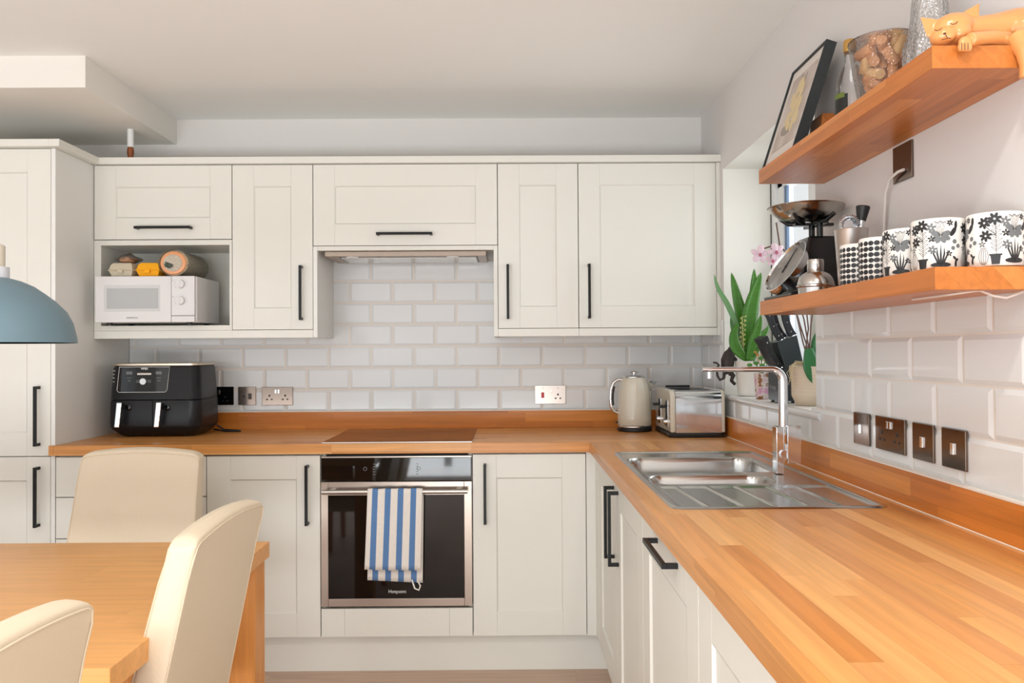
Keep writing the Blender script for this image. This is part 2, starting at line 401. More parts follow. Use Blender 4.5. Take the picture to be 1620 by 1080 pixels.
# window joinery: narrow opening sash at the far end, mullion, wide light
win = struct(MB().box(XW+.0, XW+.07, WY0, WY1, WZ0, WZ0+.05).box(XW, XW+.07, WY0, WY1, WZ1-.05, WZ1)
             .box(XW, XW+.07, WY1-.05, WY1, WZ0, WZ1).box(XW, XW+.07, WY0, WY0+.05, WZ0, WZ1)
             .box(XW, XW+.07, -.86, -.80, WZ0, WZ1).build('window_1', M_upvc, bevel=.003))
for (a, c) in ((-.80, WY1-.05), (WY0+.05, -.86)):
    MB().box(XW+.012, XW+.058, a, a+.045, WZ0+.05, WZ1-.05).box(XW+.012, XW+.058, c-.06, c, WZ0+.05, WZ1-.05).box(XW+.012, XW+.058, a, c, WZ0+.05, WZ0+.10).box(XW+.012, XW+.058, a, c, WZ1-.10, WZ1-.05).build('sash_frame', M_upvc, win, world=True, bevel=.003)
    MB().box(XW+.020, XW+.03, c-.085, c-.06, WZ0+.10, WZ1-.10).build('glazing_spacer', M_bluegrey, win, world=True)
    MB().box(XW+.033, XW+.037, a+.045, c-.06, WZ0+.10, WZ1-.10).build('window_pane', M_pane, win, world=True, smooth=False)
MB().box(XW-.003, XW, WY1-.006, WY1-.001, WZ0, WZ1).build('gasket', M_gasket, win, world=True, smooth=False)

# ------------------------------------------------------------------ worktops and upstands
ZT = .914
YF = -.63
b = MB().box(-1.787, XR-.001, YF, .003, ZT-.04, ZT).box(-1.806, -1.787, YF, -.616, ZT-.04, ZT)
tag(b.build('worktop', M_wtx, bevel=.0015, world='keep'), 'oak block worktop running along the back wall under the air fryer and hob', 'worktop')
SX0, SX1, SY0, SY1 = .368, .866, -1.972, -.962     # sink outline
b = MB().box(.32, SX0+.02, -3.7, YF-.0005, ZT-.04, ZT).box(SX1-.02, XR-.001, -3.7, YF-.0005, ZT-.04, ZT).box(SX0+.02, SX1-.02, SY1-.02, YF-.0005, ZT-.04, ZT).box(SX0+.02, SX1-.02, -3.7, SY0+.02, ZT-.04, ZT)
tag(b.build('worktop', M_wty, smooth=False, world='keep'), 'oak block worktop along the right wall with the steel sink set in it', 'worktop')
b = MB().box(-1.787, XR-.021, -.019, .003, ZT+.0003, .9945)
tag(b.build('upstand', M_upx, bevel=.001, world='keep'), 'narrow oak upstand strip behind the back worktop below the tiles', 'upstand')
b = MB().box(XR-.020, XR-.001, -3.7, .003, ZT+.0003, .9945)
tag(b.build('upstand', M_upy, bevel=.001, world='keep'), 'narrow oak upstand strip along the right wall behind the sink', 'upstand')
struct(MB().box(-1.787, XR-.021, -.0195, .003, .9947, .9985).build('trim_5', M_seal, smooth=False))
struct(MB().box(XR-.0205, XR-.003, -3.7, .003, .9947, .9985).build('trim_6', M_seal, smooth=False))
struct(MB().tube([(XR-.0205, -3.7, ZT+.001), (XR-.0205, -.02, ZT+.001)], .0014, 6).build('trim_7', M_seal))

# ------------------------------------------------------------------ cabinets
def face(kind, plane):     # (u along the run, d out of the door plane, w up) -> room
    return (lambda u, d, w: (u, plane-d, w)) if kind == 'back' else (lambda u, d, w: (plane-d, -u, w))
def door(xf, parent, u0, u1, w0, w1, fr=.093, name='door', slab=False, rails=None, bev=.0011):
    g = .0017; u0 += g; u1 -= g; w0 += g; w1 -= g; b = MB(xf)
    if slab: b.box(u0, u1, -.02, 0, w0, w1)
    else:
        b.box(u0, u0+fr, -.02, 0, w0, w1).box(u1-fr, u1, -.02, 0, w0, w1)
        rt, rb = rails or (fr, fr)
        b.box(u0+fr, u1-fr, -.02, 0, w1-rt, w1).box(u0+fr, u1-fr, -.02, 0, w0, w0+rb)
        b.box(u0+fr, u1-fr, -.018, -.0065, w0+rb, w1-rt)
        # chamfer round the recessed panel
        i = .0045
        a = [(u0+fr, 0, w0+rb), (u1-fr, 0, w0+rb), (u1-fr, 0, w1-rt), (u0+fr, 0, w1-rt)]
        c = [(u0+fr+i, -.0064, w0+rb+i), (u1-fr-i, -.0064, w0+rb+i), (u1-fr-i, -.0064, w1-rt-i), (u0+fr+i, -.0064, w1-rt-i)]
        b.add(a+c, [(k, (k+1) % 4, 4+(k+1) % 4, 4+k) for k in range(4)])
    return b.build(name, M_cab, parent, world=True, bevel=bev)
def handle(xf, parent, u, w, horizontal=False, ln=.235):
    b = MB(xf); t = .0055; h = ln/2; so = .034
    if horizontal: b.box(u-h, u+h, so-.010, so, w-t, w+t).box(u-h, u-h+2*t, 0, so-.010, w-t, w+t).box(u+h-2*t, u+h, 0, so-.010, w-t, w+t)
    else: b.box(u-t, u+t, so-.010, so, w-h, w+h).box(u-t, u+t, 0, so-.010, w-h, w-h+2*t).box(u-t, u+t, 0, so-.010, w+h-2*t, w+h)
    o = b.build('handle', M_black, parent, world=True, bevel=.0008)
    return part(o, 'black metal bar handle')

# base units, back run (door faces at Y=-.613)
YB = -.613; xb = face('back', YB); B0, B1 = .150, .868
def base_unit(label, x0, x1, kind, group=None, name='base_cabinet', hside=None):
    t = thing(name, label, 'cabinet', ((x0+x1)/2, -.3, B0), 0, group)
    MB().box(x0+.001, x1-.001, -.592, -.03, B0, B1+.004).build('carcass', M_carc, t, world=True, smooth=False)
    if kind == 'door':
        d = door(xb, t, x0, x1, B0, B1)
        handle(xb, d, x0+.05 if hside == 'l' else x1-.05, .713)
    elif kind == 'drawers':
        for a, c in ((B0, .545), (.545, .708), (.708, B1)):
            d = door(xb, t, x0, x1, a, c, slab=True, name='drawer'); handle(xb, d, (x0+x1)/2, c-.05, True)
    return t
base_unit('ivory three drawer base unit behind the dining chair, under the air fryer', -1.7875, -1.193, 'drawers')
base_unit('ivory shaker base cabinet immediately left of the oven', -1.193, -.743, 'door', hside='r')
base_unit('ivory shaker base cabinet immediately right of the oven', -.143, .307, 'door', hside='l')
t = thing('corner_post', 'plain ivory corner post between the back and right base cabinets', 'corner post', (.33, -.62, B0))
MB().box(.308, .344, -.612, -.56, B0, B1+.004).box(.344, .362, -.708, -.56, B0, B1+.004).build('filler_strip', M_cab, t, world=True, smooth=False)
t = thing('oven_housing', 'ivory oven housing with a plain panel below the oven', 'cabinet', (-.443, -.3, B0))
MB().box(-.742, -.726, -.592, -.03, B0, B1+.004).box(-.160, -.144, -.592, -.03, B0, B1+.004).box(-.726, -.160, -.592, -.03, B0, .262).build('carcass', M_carc, t, world=True, smooth=False)
b = MB(xb).box(-.741, -.65, -.02, 0, B0+.002, .262).box(-.6495, -.2365, -.02, 0, B0+.002, .262).box(-.236, -.145, -.02, 0, B0+.002, .262)
b.build('lower_panel', M_cab, t, world=True, bevel=.0008)
# plinths
tag(MB().box(-1.8, .396, -.566, -.55, 0, .149).build('plinth', M_cab, smooth=False), 'ivory plinth board at floor level below the oven wall cabinets', 'plinth')
tag(MB().box(.397, .413, -3.6, -.5665, 0, .149).build('plinth', M_cab, smooth=False), 'ivory plinth board at floor level below the sink cabinets', 'plinth')

# base units, right run (door faces at X=.345, u = -Y)
XB = .345; xr = face('right', XB)
def right_unit(label, name, u0, u1, top=B1+.004):
    t = thing(name, label, 'dishwasher' if name == 'dishwasher' else 'cabinet', (.63, -(u0+u1)/2, B0))
    MB().box(XB+.021, .905, -u1+.001, -u0-.001, B0, top).build('carcass', M_carc, t, world=True, smooth=False)
    return t
t = right_unit('ivory double door sink base cabinet on the right run', 'sink_cabinet', .709, 1.709, .72)
d = door(xr, t, .709, 1.209, B0, B1); handle(xr, d, 1.159, .713)
d = door(xr, t, 1.209, 1.709, B0, B1); handle(xr, d, 1.259, .713)
t = right_unit('ivory fronted integrated dishwasher on the right run with a level black handle', 'dishwasher', 1.709, 2.309)
d = door(xr, t, 1.709, 2.309, B0, B1, name='door'); handle(xr, d, 2.025, .832, True, .23)
t = right_unit('ivory base cabinet nearest the camera on the right run', 'base_cabinet', 2.309, 2.909)
d = door(xr, t, 2.309, 2.909, B0, B1)
t = right_unit('ivory base cabinet at the near end of the right run, mostly hidden by the worktop', 'base_cabinet', 2.909, 3.509)
door(xr, t, 2.909, 3.509, B0, B1)

# wall units (door faces at Y=-.324)
YW = -.324; xw = face('back', YW); Z0, Z1, ZP = 1.3723, 2.0893, 1.3385
def wall_unit(label, x0, x1, name='wall_cabinet'):
    return thing(name, label, 'cabinet', ((x0+x1)/2, -.16, ZP))
def carcass(t, x0, x1, z0=ZP+.012, z1=Z1):
    MB().box(x0+.001, x1-.001, YW+.021, .002, z0, z1).build('carcass', M_carc, t, world=True, smooth=False)
def pelmet(t, x0, x1):
    MB().box(x0, x1, YW+.002, YW+.02, ZP, Z0-.0005).build('light_pelmet', M_cab, t, world=True, bevel=.0008)
A = [-1.787, -1.191, -.841, -.041, .309, .909]
t = wall_unit('ivory wall cabinet with open niche holding the white microwave', A[0], A[1])
b = MB().box(A[0], -1.757, YW+.002, .002, Z0, 1.764).box(-1.203, A[1]-.001, YW+.002, .002, Z0, 1.764).box(-1.757, -1.203, YW+.002, .002, Z0, 1.394).box(-1.757, -1.203, YW+.002, .002, 1.742, 1.764)
b.box(A[0], A[1]-.001, YW+.021, .002, 1.764, Z1)
b.build('carcass', M_carc, t, world=True, bevel=.0008)
# back board of the niche, cut out round the socket
MB().box(-1.757, -1.262, -.03, -.015, 1.394, 1.742).box(-1.262, -1.203, -.03, -.015, 1.512, 1.742).box(-1.262, -1.203, -.03, -.015, 1.394, 1.430).build('back_panel', M_carc, t, world=True, smooth=False)
d = door(xw, t, A[0], A[1], 1.766, Z1, name='lift_door'); handle(xw, d, -1.481, 1.815, True, .24)
pelmet(t, A[0], A[1])
t = wall_unit('narrow ivory wall cabinet between the microwave niche and the hood', A[1], A[2])
carcass(t, A[1], A[2]-.018); d = door(xw, t, A[1], A[2], Z0, Z1); handle(xw, d, -.89, 1.531)
pelmet(t, A[1], A[2]-.001)
MB().box(A[2], A[2]+.018, YW+.002, .002, ZP, 1.7335).build('side_panel', M_pale, t, world=True, bevel=.0008)
t = wall_unit('wide ivory wall cabinet above the extractor hood', A[2], A[3])
MB().box(A[2]+.001, A[3]-.001, YW+.021, .002, 1.735, Z1).box(A[2]+.0185, A[3]-.0185, YW+.002, -.30, 1.715, 1.7335).build('carcass', M_carc, t, world=True, smooth=False)
d = door(xw, t, A[2], A[3], 1.7345, Z1, name='lift_door'); handle(xw, d, -.443, 1.783, True, .24)
t = wall_unit('narrow ivory wall cabinet immediately right of the hood', A[3], A[4])
carcass(t, A[3], A[4]); d = door(xw, t, A[3], A[4], Z0, Z1); handle(xw, d, .002, 1.531); pelmet(t, A[3], A[4])
MB().box(A[3]-.018, A[3]-.0005, YW+.002, .002, ZP, 1.7335).build('side_panel', M_cab, t, world=True, bevel=.0008)
t = wall_unit('wide ivory wall cabinet at the right end beside the window', A[4], A[5])
carcass(t, A[4], A[5]); d = door(xw, t, A[4], A[5], Z0, Z1); handle(xw, d, .353, 1.531); pelmet(t, A[4]+.001, A[5])
MB().box(A[5]+.0005, XR-.0005, YW, -.002, ZP, Z1).build('end_panel', M_cab, t, world=True, bevel=.0008)
# cornice, one continuous moulding over tall and wall units
b = MB().box(-1.785, XR-.0005, YW-.02, YW+.03, Z1+.001, 2.119).box(-1.80, -1.757, -.645, YW-.02, Z1+.001, 2.119).box(-2.45, -1.80, -.645, -.595, Z1+.001, 2.119)
b.box(-1.785, XR-.0005, YW+.03, .002, Z1+.001, Z1+.012)
tag(b.build('cornice', M_cab, bevel=.0015), 'ivory cornice strip capping the tall unit and the row of wall cabinets', 'cornice')
# tall unit
t = thing('tall_cabinet', 'tall ivory two door larder cabinet at the left edge', 'cabinet', (-2.1, -.3, B0))
MB().box(-2.406, -1.8065, -.592, -.002, B0, Z1).build('carcass', M_carc, t, world=True, smooth=False)
MB().box(-1.806, -1.789, YB, .002, B0, Z1).build('end_panel', M_pale, t, world=True, bevel=.0008)
d = door(xb, t, -2.406, -1.806, .870, Z1); handle(xb, d, -1.852, 1.030)
d = door(xb, t, -2.406, -1.806, B0, .870); handle(xb, d, -1.852, .713)

# ------------------------------------------------------------------ oven, hob, hood, towel
ov = thing('oven', 'built-in steel and black glass oven below the hob', 'oven', (-.443, -.35, .27))
MB().box(-.724, -.162, -.59, -.05, .268, .866).build('oven_body', M_blk, ov, world=True, smooth=False)
MB().box(-.739, -.147, YB-.004, -.592, .764, .857).build('control_panel', M_bglass, ov, world=True, bevel=.002)
MB().box(-.739, -.147, YB-.006, -.60, .8575, .8625).build('top_trim', M_ovensteel, ov, world=True)
b = MB().box(-.741, -.712, YB-.006, -.592, .272, .762).box(-.176, -.145, YB-.006, -.592, .272, .762).box(-.712, -.176, YB-.006, -.592, .272, .303).box(-.712, -.176, YB-.006, -.592, .709, .762)
od = b.build('oven_door', M_ovensteel, ov, world=True, bevel=.0015)
MB().box(-.712, -.176, YB-.005, -.592, .3035, .7085).build('glass', M_bglass, od, world=True, smooth=False)
b = MB().tube([(-.727, YB-.044, .729), (-.160, YB-.044, .729)], .0095, 20).box(-.70, -.68, YB-.04, YB-.006, .723, .735).box(-.205, -.185, YB-.04, YB-.006, .723, .735)
b.build('oven_handle', M_steel, od, world=True)
text('Hotpoint', .019, (-.441, YB-.0056, .330), M_white, od)
text('\u25cb', .02, (-.566, YB-.0046, .812), M_ink2, ov, 'panel_symbol'); text('\u25cb', .02, (-.355, YB-.0046, .812), M_ink2, ov, 'panel_symbol')
for x in (-.53, -.36):
    b = MB()
    for k in range(5): b.box(x-.004, x+.004, YB-.0046, YB-.004, .790+k*.010, .7925+k*.010)
    b.build('panel_markings', M_ink2, ov, world=True)
hob = tag(MB().box(-.7345, -.1445, -.615, -.095, ZT+.0004, ZT+.0055).build('hob', M_hob, bevel=.001, world='keep'), 'flat black ceramic glass hob set on the back worktop', 'hob')
MB().box(-.7355, -.1435, -.6165, -.615, ZT+.0004, ZT+.0045).build('hob_trim', M_ovensteel, hob, world=True)

hd = thing('extractor_hood', 'slim integrated extractor hood under the cabinet above the hob', 'hood', (-.443, -.16, 1.69))
MB().box(-.796, -.092, -.298, -.03, 1.692, 1.714).build('hood_plate', mat('hood_taupe', (168, 152, 138), .35, .4), hd, world=True, bevel=.002)
b = MB()
for (x0, x1, y0, y1) in ((-.74, -.13, -.262, -.257), (-.74, -.13, -.067, -.062), (-.74, -.735, -.262, -.062), (-.135, -.13, -.262, -.062)): b.box(x0, x1, y0, y1, 1.6905, 1.692)
b.build('panel_gap', M_blk, hd, world=True)
MB().box(-.733, -.137, -.255, -.069, 1.688, 1.692).build('intake_panel', M_steel, hd, world=True, bevel=.001)
for x in (-.68, -.24):
    MB().lathe([(0, 0), (.026, 0), (.028, .003)], (x, -.278, 1.689), 24, sy=.5).build('hood_lamp', M_upvc, hd, world=True)

def towel():
    t = thing('tea_towel', 'blue and white striped tea towel hanging over the oven handle', 'towel', (-.45, YB-.05, .4))
    m = bpy.data.materials.new('striped_cotton'); m.use_nodes = True; nt = m.node_tree; L = nt.links
    bs = nt.nodes['Principled BSDF']; bs.inputs['Roughness'].default_value = .9
    uv = N(nt, 'ShaderNodeUVMap'); sp = N(nt, 'ShaderNodeSeparateXYZ'); L.new(uv.outputs[0], sp.inputs[0])
    f = math_n(nt, 'FRACT', math_n(nt, 'ADD', math_n(nt, 'MULTIPLY', sp.outputs[0], 4.3), .62))
    k = math_n(nt, 'LESS_THAN', f, .45)
    n = N(nt, 'ShaderNodeTexNoise'); n.inputs['Scale'].default_value = 260
    tc = N(nt, 'ShaderNodeTexCoord'); L.new(tc.outputs['Object'], n.inputs['Vector'])
    mx = N(nt, 'ShaderNodeMix', data_type='RGBA'); L.new(k, mx.inputs[0]); mx.inputs[6].default_value = srgb(232, 226, 218); mx.inputs[7].default_value = srgb(92, 130, 180)
    mv = N(nt, 'ShaderNodeVectorMath', operation='SCALE'); L.new(mx.outputs[2], mv.inputs[0]); L.new(math_n(nt, 'ADD', math_n(nt, 'MULTIPLY', n.outputs['Fac'], .25), .87), mv.inputs['Scale'])
    L.new(mv.outputs[0], bs.inputs['Base Color'])
    yb = YB-.044; zt = .729
    def sheet(name, rows, nu=36, off=0., wav=.002, ush=0.):
        # rows: (y, z, x0, x1, bottom slope)
        me = bpy.data.meshes.new(name); vs = []; fs = []; uvs = []
        for j, (y, z, x0, x1, sl) in enumerate(rows):
            for i in range(nu+1):
                u = i/nu; fall = j/(len(rows)-1)
                vs.append((x0+(x1-x0)*u, y+wav*fall*math.sin(u*17+j*.3+off)-.0015*math.sin(u*6+off)*fall, z+sl*(u-.5)+.0015*fall*math.sin(u*23+off))); uvs.append((u+ush, fall))
        for j in range(len(rows)-1):
            for i in range(nu): fs.append((j*(nu+1)+i, j*(nu+1)+i+1, (j+1)*(nu+1)+i+1, (j+1)*(nu+1)+i))
        o0 = world_loc(t); me.from_pydata([tuple(Vector(p)-o0) for p in vs], [], fs); me.materials.append(m)
        ul = me.uv_layers.new(name='UVMap')
        for p in me.polygons:
            p.use_smooth = True
            for li in p.loop_indices: ul.data[li].uv = uvs[me.loops[li].vertex_index]
        o = bpy.data.objects.new(name, me); COL.objects.link(o); o.parent = t
        s = o.modifiers.new('thick', 'SOLIDIFY'); s.thickness = .0016; s.offset = 0
        return o
    r = .0125; arc = [(yb-r*math.cos(a), zt+r*math.sin(a)) for a in [PI*k/8 for k in range(9)]]   # front (small y) to back
    rows = [(y, z, -.548, -.335, 0) for y, z in arc[::-1]]
    front = [(yb-.0125-.001*k/6, zt-(k/14)*.300, -.548-.012*(k/14), -.335-.008*(k/14), 0 if k < 12 else -.006*(k-12)/2) for k in range(1, 15)]
    back = [(yb+.0125+.0005*k/6, zt-(k/14)*.352, -.546-.008*(k/14), -.332-.006*(k/14), -.012*(k/14)) for k in range(14, 0, -1)]
    sheet('hanging_cloth', [(y-.0, z, a, c, s) for y, z, a, c, s in back] + rows + front, wav=.0016)
    lp = MB().tube([(-.380, yb+.010, .385), (-.368, yb+.004, .352), (-.352, yb+.002, .346), (-.346, yb+.004, .362), (-.358, yb+.010, .382)], .0032, 8)
    lp.build('hanging_loop', mat('white_tape', (232, 228, 220), .8), t, world=True)
towel()

# ------------------------------------------------------------------ sink and tap
def sink():
    nx, ny = 126, 250; vs = []; fs = []
    def rr(x, y, cx, cy, hx, hy, r):
        dx, dy = abs(x-cx)-(hx-r), abs(y-cy)-(hy-r)
        return math.hypot(max(dx, 0), max(dy, 0))+min(max(dx, dy), 0)-r
    def sst(a, b_, x): t = min(1, max(0, (x-a)/(b_-a))); return t*t*(3-2*t)
    ribs = [(.46, .44), (.545, .52), (.615, .60), (.69, .68), (.77, .755)]
    zt = ZT+.004
    def h(x, y):
        e = min(x-SX0, SX1-x, y-SY0, SY1-y)
        z = zt*1.0
        z -= .0035*(1-sst(0, .006, e))
        z -= .0035*sst(.016, .022, e)                      # recessed deck inside a raised rim
        d = rr(x, y, .600, -1.262, .205, .165, .055)
        z -= .150*(1-sst(-.022, .003, d))
        d2 = rr(x, y, .560, -1.555, .165, .075, .045)
        z -= .085*(1-sst(-.018, .003, d2))
        if y < -1.655 and e > .02:
            fade = sst(-1.655, -1.69, y)*sst(.02, .035, e)
            for xa, xc in ribs:
                xx = xc+(xa-xc)*((y+1.655)/(-.285)); q = abs(x-xx)
                z += .0032*fade*(1-sst(.002, .007, q))
            z -= .003*fade
        return z
    for j in range(ny+1):
        for i in range(nx+1):
            x = SX0+(SX1-SX0)*i/nx; y = SY0+(SY1-SY0)*j/ny
            # rounded outer corners
            vs.append((x, y, h(x, y)))
    cr = .03
    for k, (x, y, z) in enumerate(vs):
        cx = SX0+cr if x < SX0+cr else SX1-cr if x > SX1-cr else None
        cy = SY0+cr if y < SY0+cr else SY1-cr if y > SY1-cr else None
        if cx and cy:
            dx, dy = x-cx, y-cy; m_ = max(abs(dx), abs(dy)); l = math.hypot(dx, dy)
            if l > 0: vs[k] = (cx+dx*m_/l, cy+dy*m_/l, z)
    for j in range(ny):
        for i in range(nx): a = j*(nx+1)+i; fs.append((a, a+1, a+nx+2, a+nx+1))
    b = MB(); b.add(vs, fs)
    t = thing('sink', 'stainless steel one and a half bowl sink with ridged drainer', 'sink', (.617, -1.467, ZT))
    b.build('sink_top', M_sinksteel, t, world=True, angle=80, recalc=False)
    for (x, y, z, r) in ((.60, -1.262, ZT-.1485, .042), (.56, -1.555, ZT-.083, .030)):
        MB().lathe([(0, .001), (r*.7, .0), (r, .003), (r, 0)], (x, y, z), 28).build('drain_strainer', M_chrome, t, world=True)
sink()
def tap():
    t = thing('kitchen_tap', 'chrome mixer tap with square base and tall right-angled spout behind the sink', 'tap', (.81, -1.45, ZT))
    zb = ZT+.002
    MB().box(.772, .795, -1.478, -1.442, zb, zb+.135).build('tap_body', M_chrome, t, world=True, bevel=.002)
    MB().box(.7995, .838, -1.492, -1.480, zb+.032, zb+.140).build('lever_plate', M_chrome, t, world=True, bevel=.001)
    MB().box(.7955, .825, -1.4795, -1.455, zb+.05, zb+.085).build('lever_mount', M_chrome, t, world=True, bevel=.001)
    MB().tube([(.793, -1.4785, zb+.057), (.793, -1.486, zb+.057)], .012, 24).build('lever_hub', M_chrome, t, world=True)
    X, Y = .7985, -1.460; r = .013; zt = 1.217; R_ = .035; p = [(X, Y, zb+.135), (X, Y, zt-R_)]
    for k in range(1, 9): a = PI/2*k/8; p.append((X-R_+R_*math.cos(a), Y, zt-R_+R_*math.sin(a)))
    p += [(.565, Y, zt)]
    n = len(p)
    MB().tube(p, [r]*2+[r-.004*k/8 for k in range(1, 9)]+[.0065], 20).build('spout', M_chrome, t, world=True)
    MB().tube([(.585, Y, zt-.007), (.585, Y, zt-.026)], .009, 16).build('aerator', M_chrome, t, world=True)
tap()

# ------------------------------------------------------------------ sockets and switches
def plate(name, label, kind, loc, rotz, w, hgt, m=M_nickel, group=None):
    """local: plate in XZ plane facing -Y, origin at its centre on the wall"""
    t = thing(name, label, 'socket' if 'socket' in name or 'isolator' in name else 'switch', loc, rotz, group)
    MB().box(-w/2, w/2, -.006, 0, -hgt/2, hgt/2).build('face_plate', m, t, bevel=.0015)
    dk = M_blk
    def pins(cx, cz):
        b = MB().box(cx-.004, cx+.004, -.0066, -.005, cz+.004, cz+.013)
        for s in (-1, 1): b.box(cx+s*.011-.0045, cx+s*.011+.0045, -.0066, -.005, cz-.012, cz-.006)
        b.build('pin_holes', dk, t)
    def rocker(cx, cz, mm=M_chrome, w_=.0085, h_=.018): MB().prism([(cx-w_/2, cz-h_/2), (cx+w_/2, cz-h_/2), (cx+w_/2, cz+h_/2), (cx-w_/2, cz+h_/2)], -.0095, -.005).build('rocker', mm, t, bevel=.001)
    if kind == 'double': pins(-.037, -.006); pins(.037, -.006); rocker(-.007, .022); rocker(.007, .022)
    if kind == 'single': pins(.004, -.014); rocker(-.024, .018)
    if kind == 'switch': rocker(0, 0, M_chrome, .012, .024)
    if kind == 'fused': MB().box(.006, .022, -.0075, -.005, -.016, .012).build('fuse_door', mat('brown_inset', (70, 50, 42), .4), t); MB().box(-.020, -.008, -.0066, -.005, -.008, .004).build('cord_cover', M_blk, t)
    if kind == 'cooker':
        rocker(-.036, -.002, mat('red_rocker', (196, 40, 40), .35), .014, .026); pins(.036, -.008); rocker(.006, .018)
        for cx in (-.036, .036): MB().ball((cx, -.006, .030), .0022, n=8).build('neon', M_ink, t)
    return t
YT = .008-.0078
plate('wall_socket', 'small gloss black single socket on tiles immediately right of the air fryer', 'single', (-1.338, YT, 1.072), 0, .086, .086, M_bglass)
plate('fused_switch', 'single dark metal fused switch between the two sockets above the left worktop', 'fused', (-1.232, YT, 1.071), 0, .084, .086)
plate('wall_socket', 'double dark metal socket on the back tiles nearest the hob on its left', 'double', (-1.089, YT, 1.069), 0, .146, .086)
plate('cooker_isolator_socket', 'metal cooker socket with a red switch on the back tiles left of the kettle', 'cooker', (.200, YT, 1.068), 0, .146, .088, mat('satin_nickel', (176, 166, 158), .25, 1))
XT = XR-.0078
plate('light_switch', 'single dark metal switch farthest left of the four plates by the sink', 'switch', (XT, -1.706, 1.067), R(-90), .088, .082)
plate('wall_socket', 'double dark metal socket on the right wall tiles beside the sink drainer', 'double', (XT, -1.860, 1.068), R(-90), .146, .082)
plate('light_switch', 'single dark metal switch between the right wall socket and the nearest switch', 'switch', (XT, -2.012, 1.067), R(-90), .088, .082)
plate('light_switch', 'single dark metal switch nearest the camera of the four plates by the sink', 'switch', (XT, -2.133, 1.067), R(-90), .088, .082)
t = plate('charger_socket', 'dark metal socket plate on the right wall below the upper shelf', 'none', (XR, -1.921, 1.708), R(-90), .088, .086)
cb = MB().tube([at(1430, 268, X=.918), at(1420, 272, X=.912), at(1408, 283, X=.912), at(1401, 305, X=.914), at(1399, 340, X=.916), at(1398, 366, X=.918), at(1399, 388, X=.920), (.921, -1.80, 1.417)], .0036, 8)
tag(cb.build('charger_cable', M_cable), 'white charger cable hanging from the wall socket down behind the mugs', 'cable')
pz = 1.3705
cb = MB().tube([(.80, -2.20, pz), (.80, -2.33, pz), at(1550, 459, Y=-2.37), at(1572, 468, Y=-2.385), at(1592, 471, Y=-2.385), at(1612, 464, Y=-2.385), at(1624, 458, Y=-2.38), (.915, -2.33, 1.372)], .0022, 8)
tag(cb.build('shelf_light_cable', M_cable), 'thin white cable looping below the lower oak shelf', 'cable')

# ------------------------------------------------------------------ pipe stub above the cabinets
t = thing('pipe_stub', 'short copper and white pipe stub above the left wall cabinet', 'pipe', (-1.664, -.25, 2.12))
MB().tube([(-1.664, -.25, 2.1015), (-1.664, -.25, 2.185)], .0125, 14).lathe([(.0145, .055), (.0145, .075)], (-1.664, -.25, 2.1015)).build('pipe', M_copper, t, world=True)
MB().tube([(-1.664, -.25, 2.186), (-1.664, -.25, 2.2655)], .0135, 14).build('pipe_sleeve', M_upvc, t, world=True)

# ------------------------------------------------------------------ microwave and what stands on it
mw = thing('microwave', 'small white microwave oven in the open cabinet niche', 'microwave', (-1.53, -.27, 1.395))
mx0, mx1, mz0, mz1, myf, myb = -1.739, -1.316, 1.405, 1.600, -.405, -.13
MB().box(mx0+.003, mx1, myf+.012, myb, mz0, mz1).build('casing', M_mw, mw, world=True, bevel=.006)
MB().box(mx0, -1.4185, myf-.004, myf+.012, mz0, mz1).build('microwave_door', M_mw, mw, world=True, bevel=.003)
MB().box(-1.4175, mx1-.004, myf-.004, myf+.012, mz0+.028, mz1).build('control_panel', M_mw, mw, world=True, bevel=.003)
MB().box(-1.4175, mx1-.004, myf-.004, myf+.012, mz0, mz0+.0265).build('door_button', M_mw, mw, world=True, bevel=.003)
b = MB().box(-1.700, -1.465, myf-.0055, myf-.0035, 1.452, 1.562)
b.build('window_surround', mat('mw_surround', (206, 206, 206), .3), mw, world=True, bevel=.0018)
MB().box(-1.688, -1.472, myf-.0062, myf-.0050, 1.463, 1.549).build('door_window', M_mwglass, mw, world=True)
for z in (1.566, 1.496):
    MB().tube([(-1.377, myf-.004, z), (-1.377, myf-.018, z)], [.019, .0165], 28).box(-1.3785, -1.3755, myf-.0195, myf-.018, z-.014, z+.014).build('dial_knob', M_mw, mw, world=True, bevel=.001)
    b = MB()
    for k in range(11):
        a = R(-30+k*24); b.ball((-1.377+.0265*math.cos(a), myf-.0042, z+.0265*math.sin(a)), .0012, n=6)
    b.box(-1.4115, -1.4085, myf-.0046, myf-.004, z+.014, z+.017)
    b.build('dial_marks', M_ink2, mw, world=True)
for x in (-1.70, -1.36):
    for y in (-.36, -.17): MB().lathe([(.012, 0), (.012, .011)], (x, y, 1.3945), 14).build('foot', M_blk, mw, world=True)
text('DAEWOO', .0105, (-1.582, myf-.0045, 1.424), M_ink2, mw)
t = thing('plug', 'dark plug and lead behind the microwave in the niche', 'plug', (-1.24, -.06, 1.47))
MB().box(-1.262, -1.2035, -.0145, -.012, 1.431, 1.511).build('socket_face', M_mw, t, world=True)
MB().box(-1.232, -1.206, -.05, -.012, 1.452, 1.492).build('plug_body', M_blk, t, world=True, bevel=.006)
MB().tube([(-1.214, -.05, 1.456), (-1.212, -.07, 1.435), (-1.222, -.10, 1.415), (-1.245, -.125, 1.404), (-1.275, -.12, 1.400), (-1.30, -.10, 1.399)], .0042, 8).build('lead', M_blk, t, world=True)

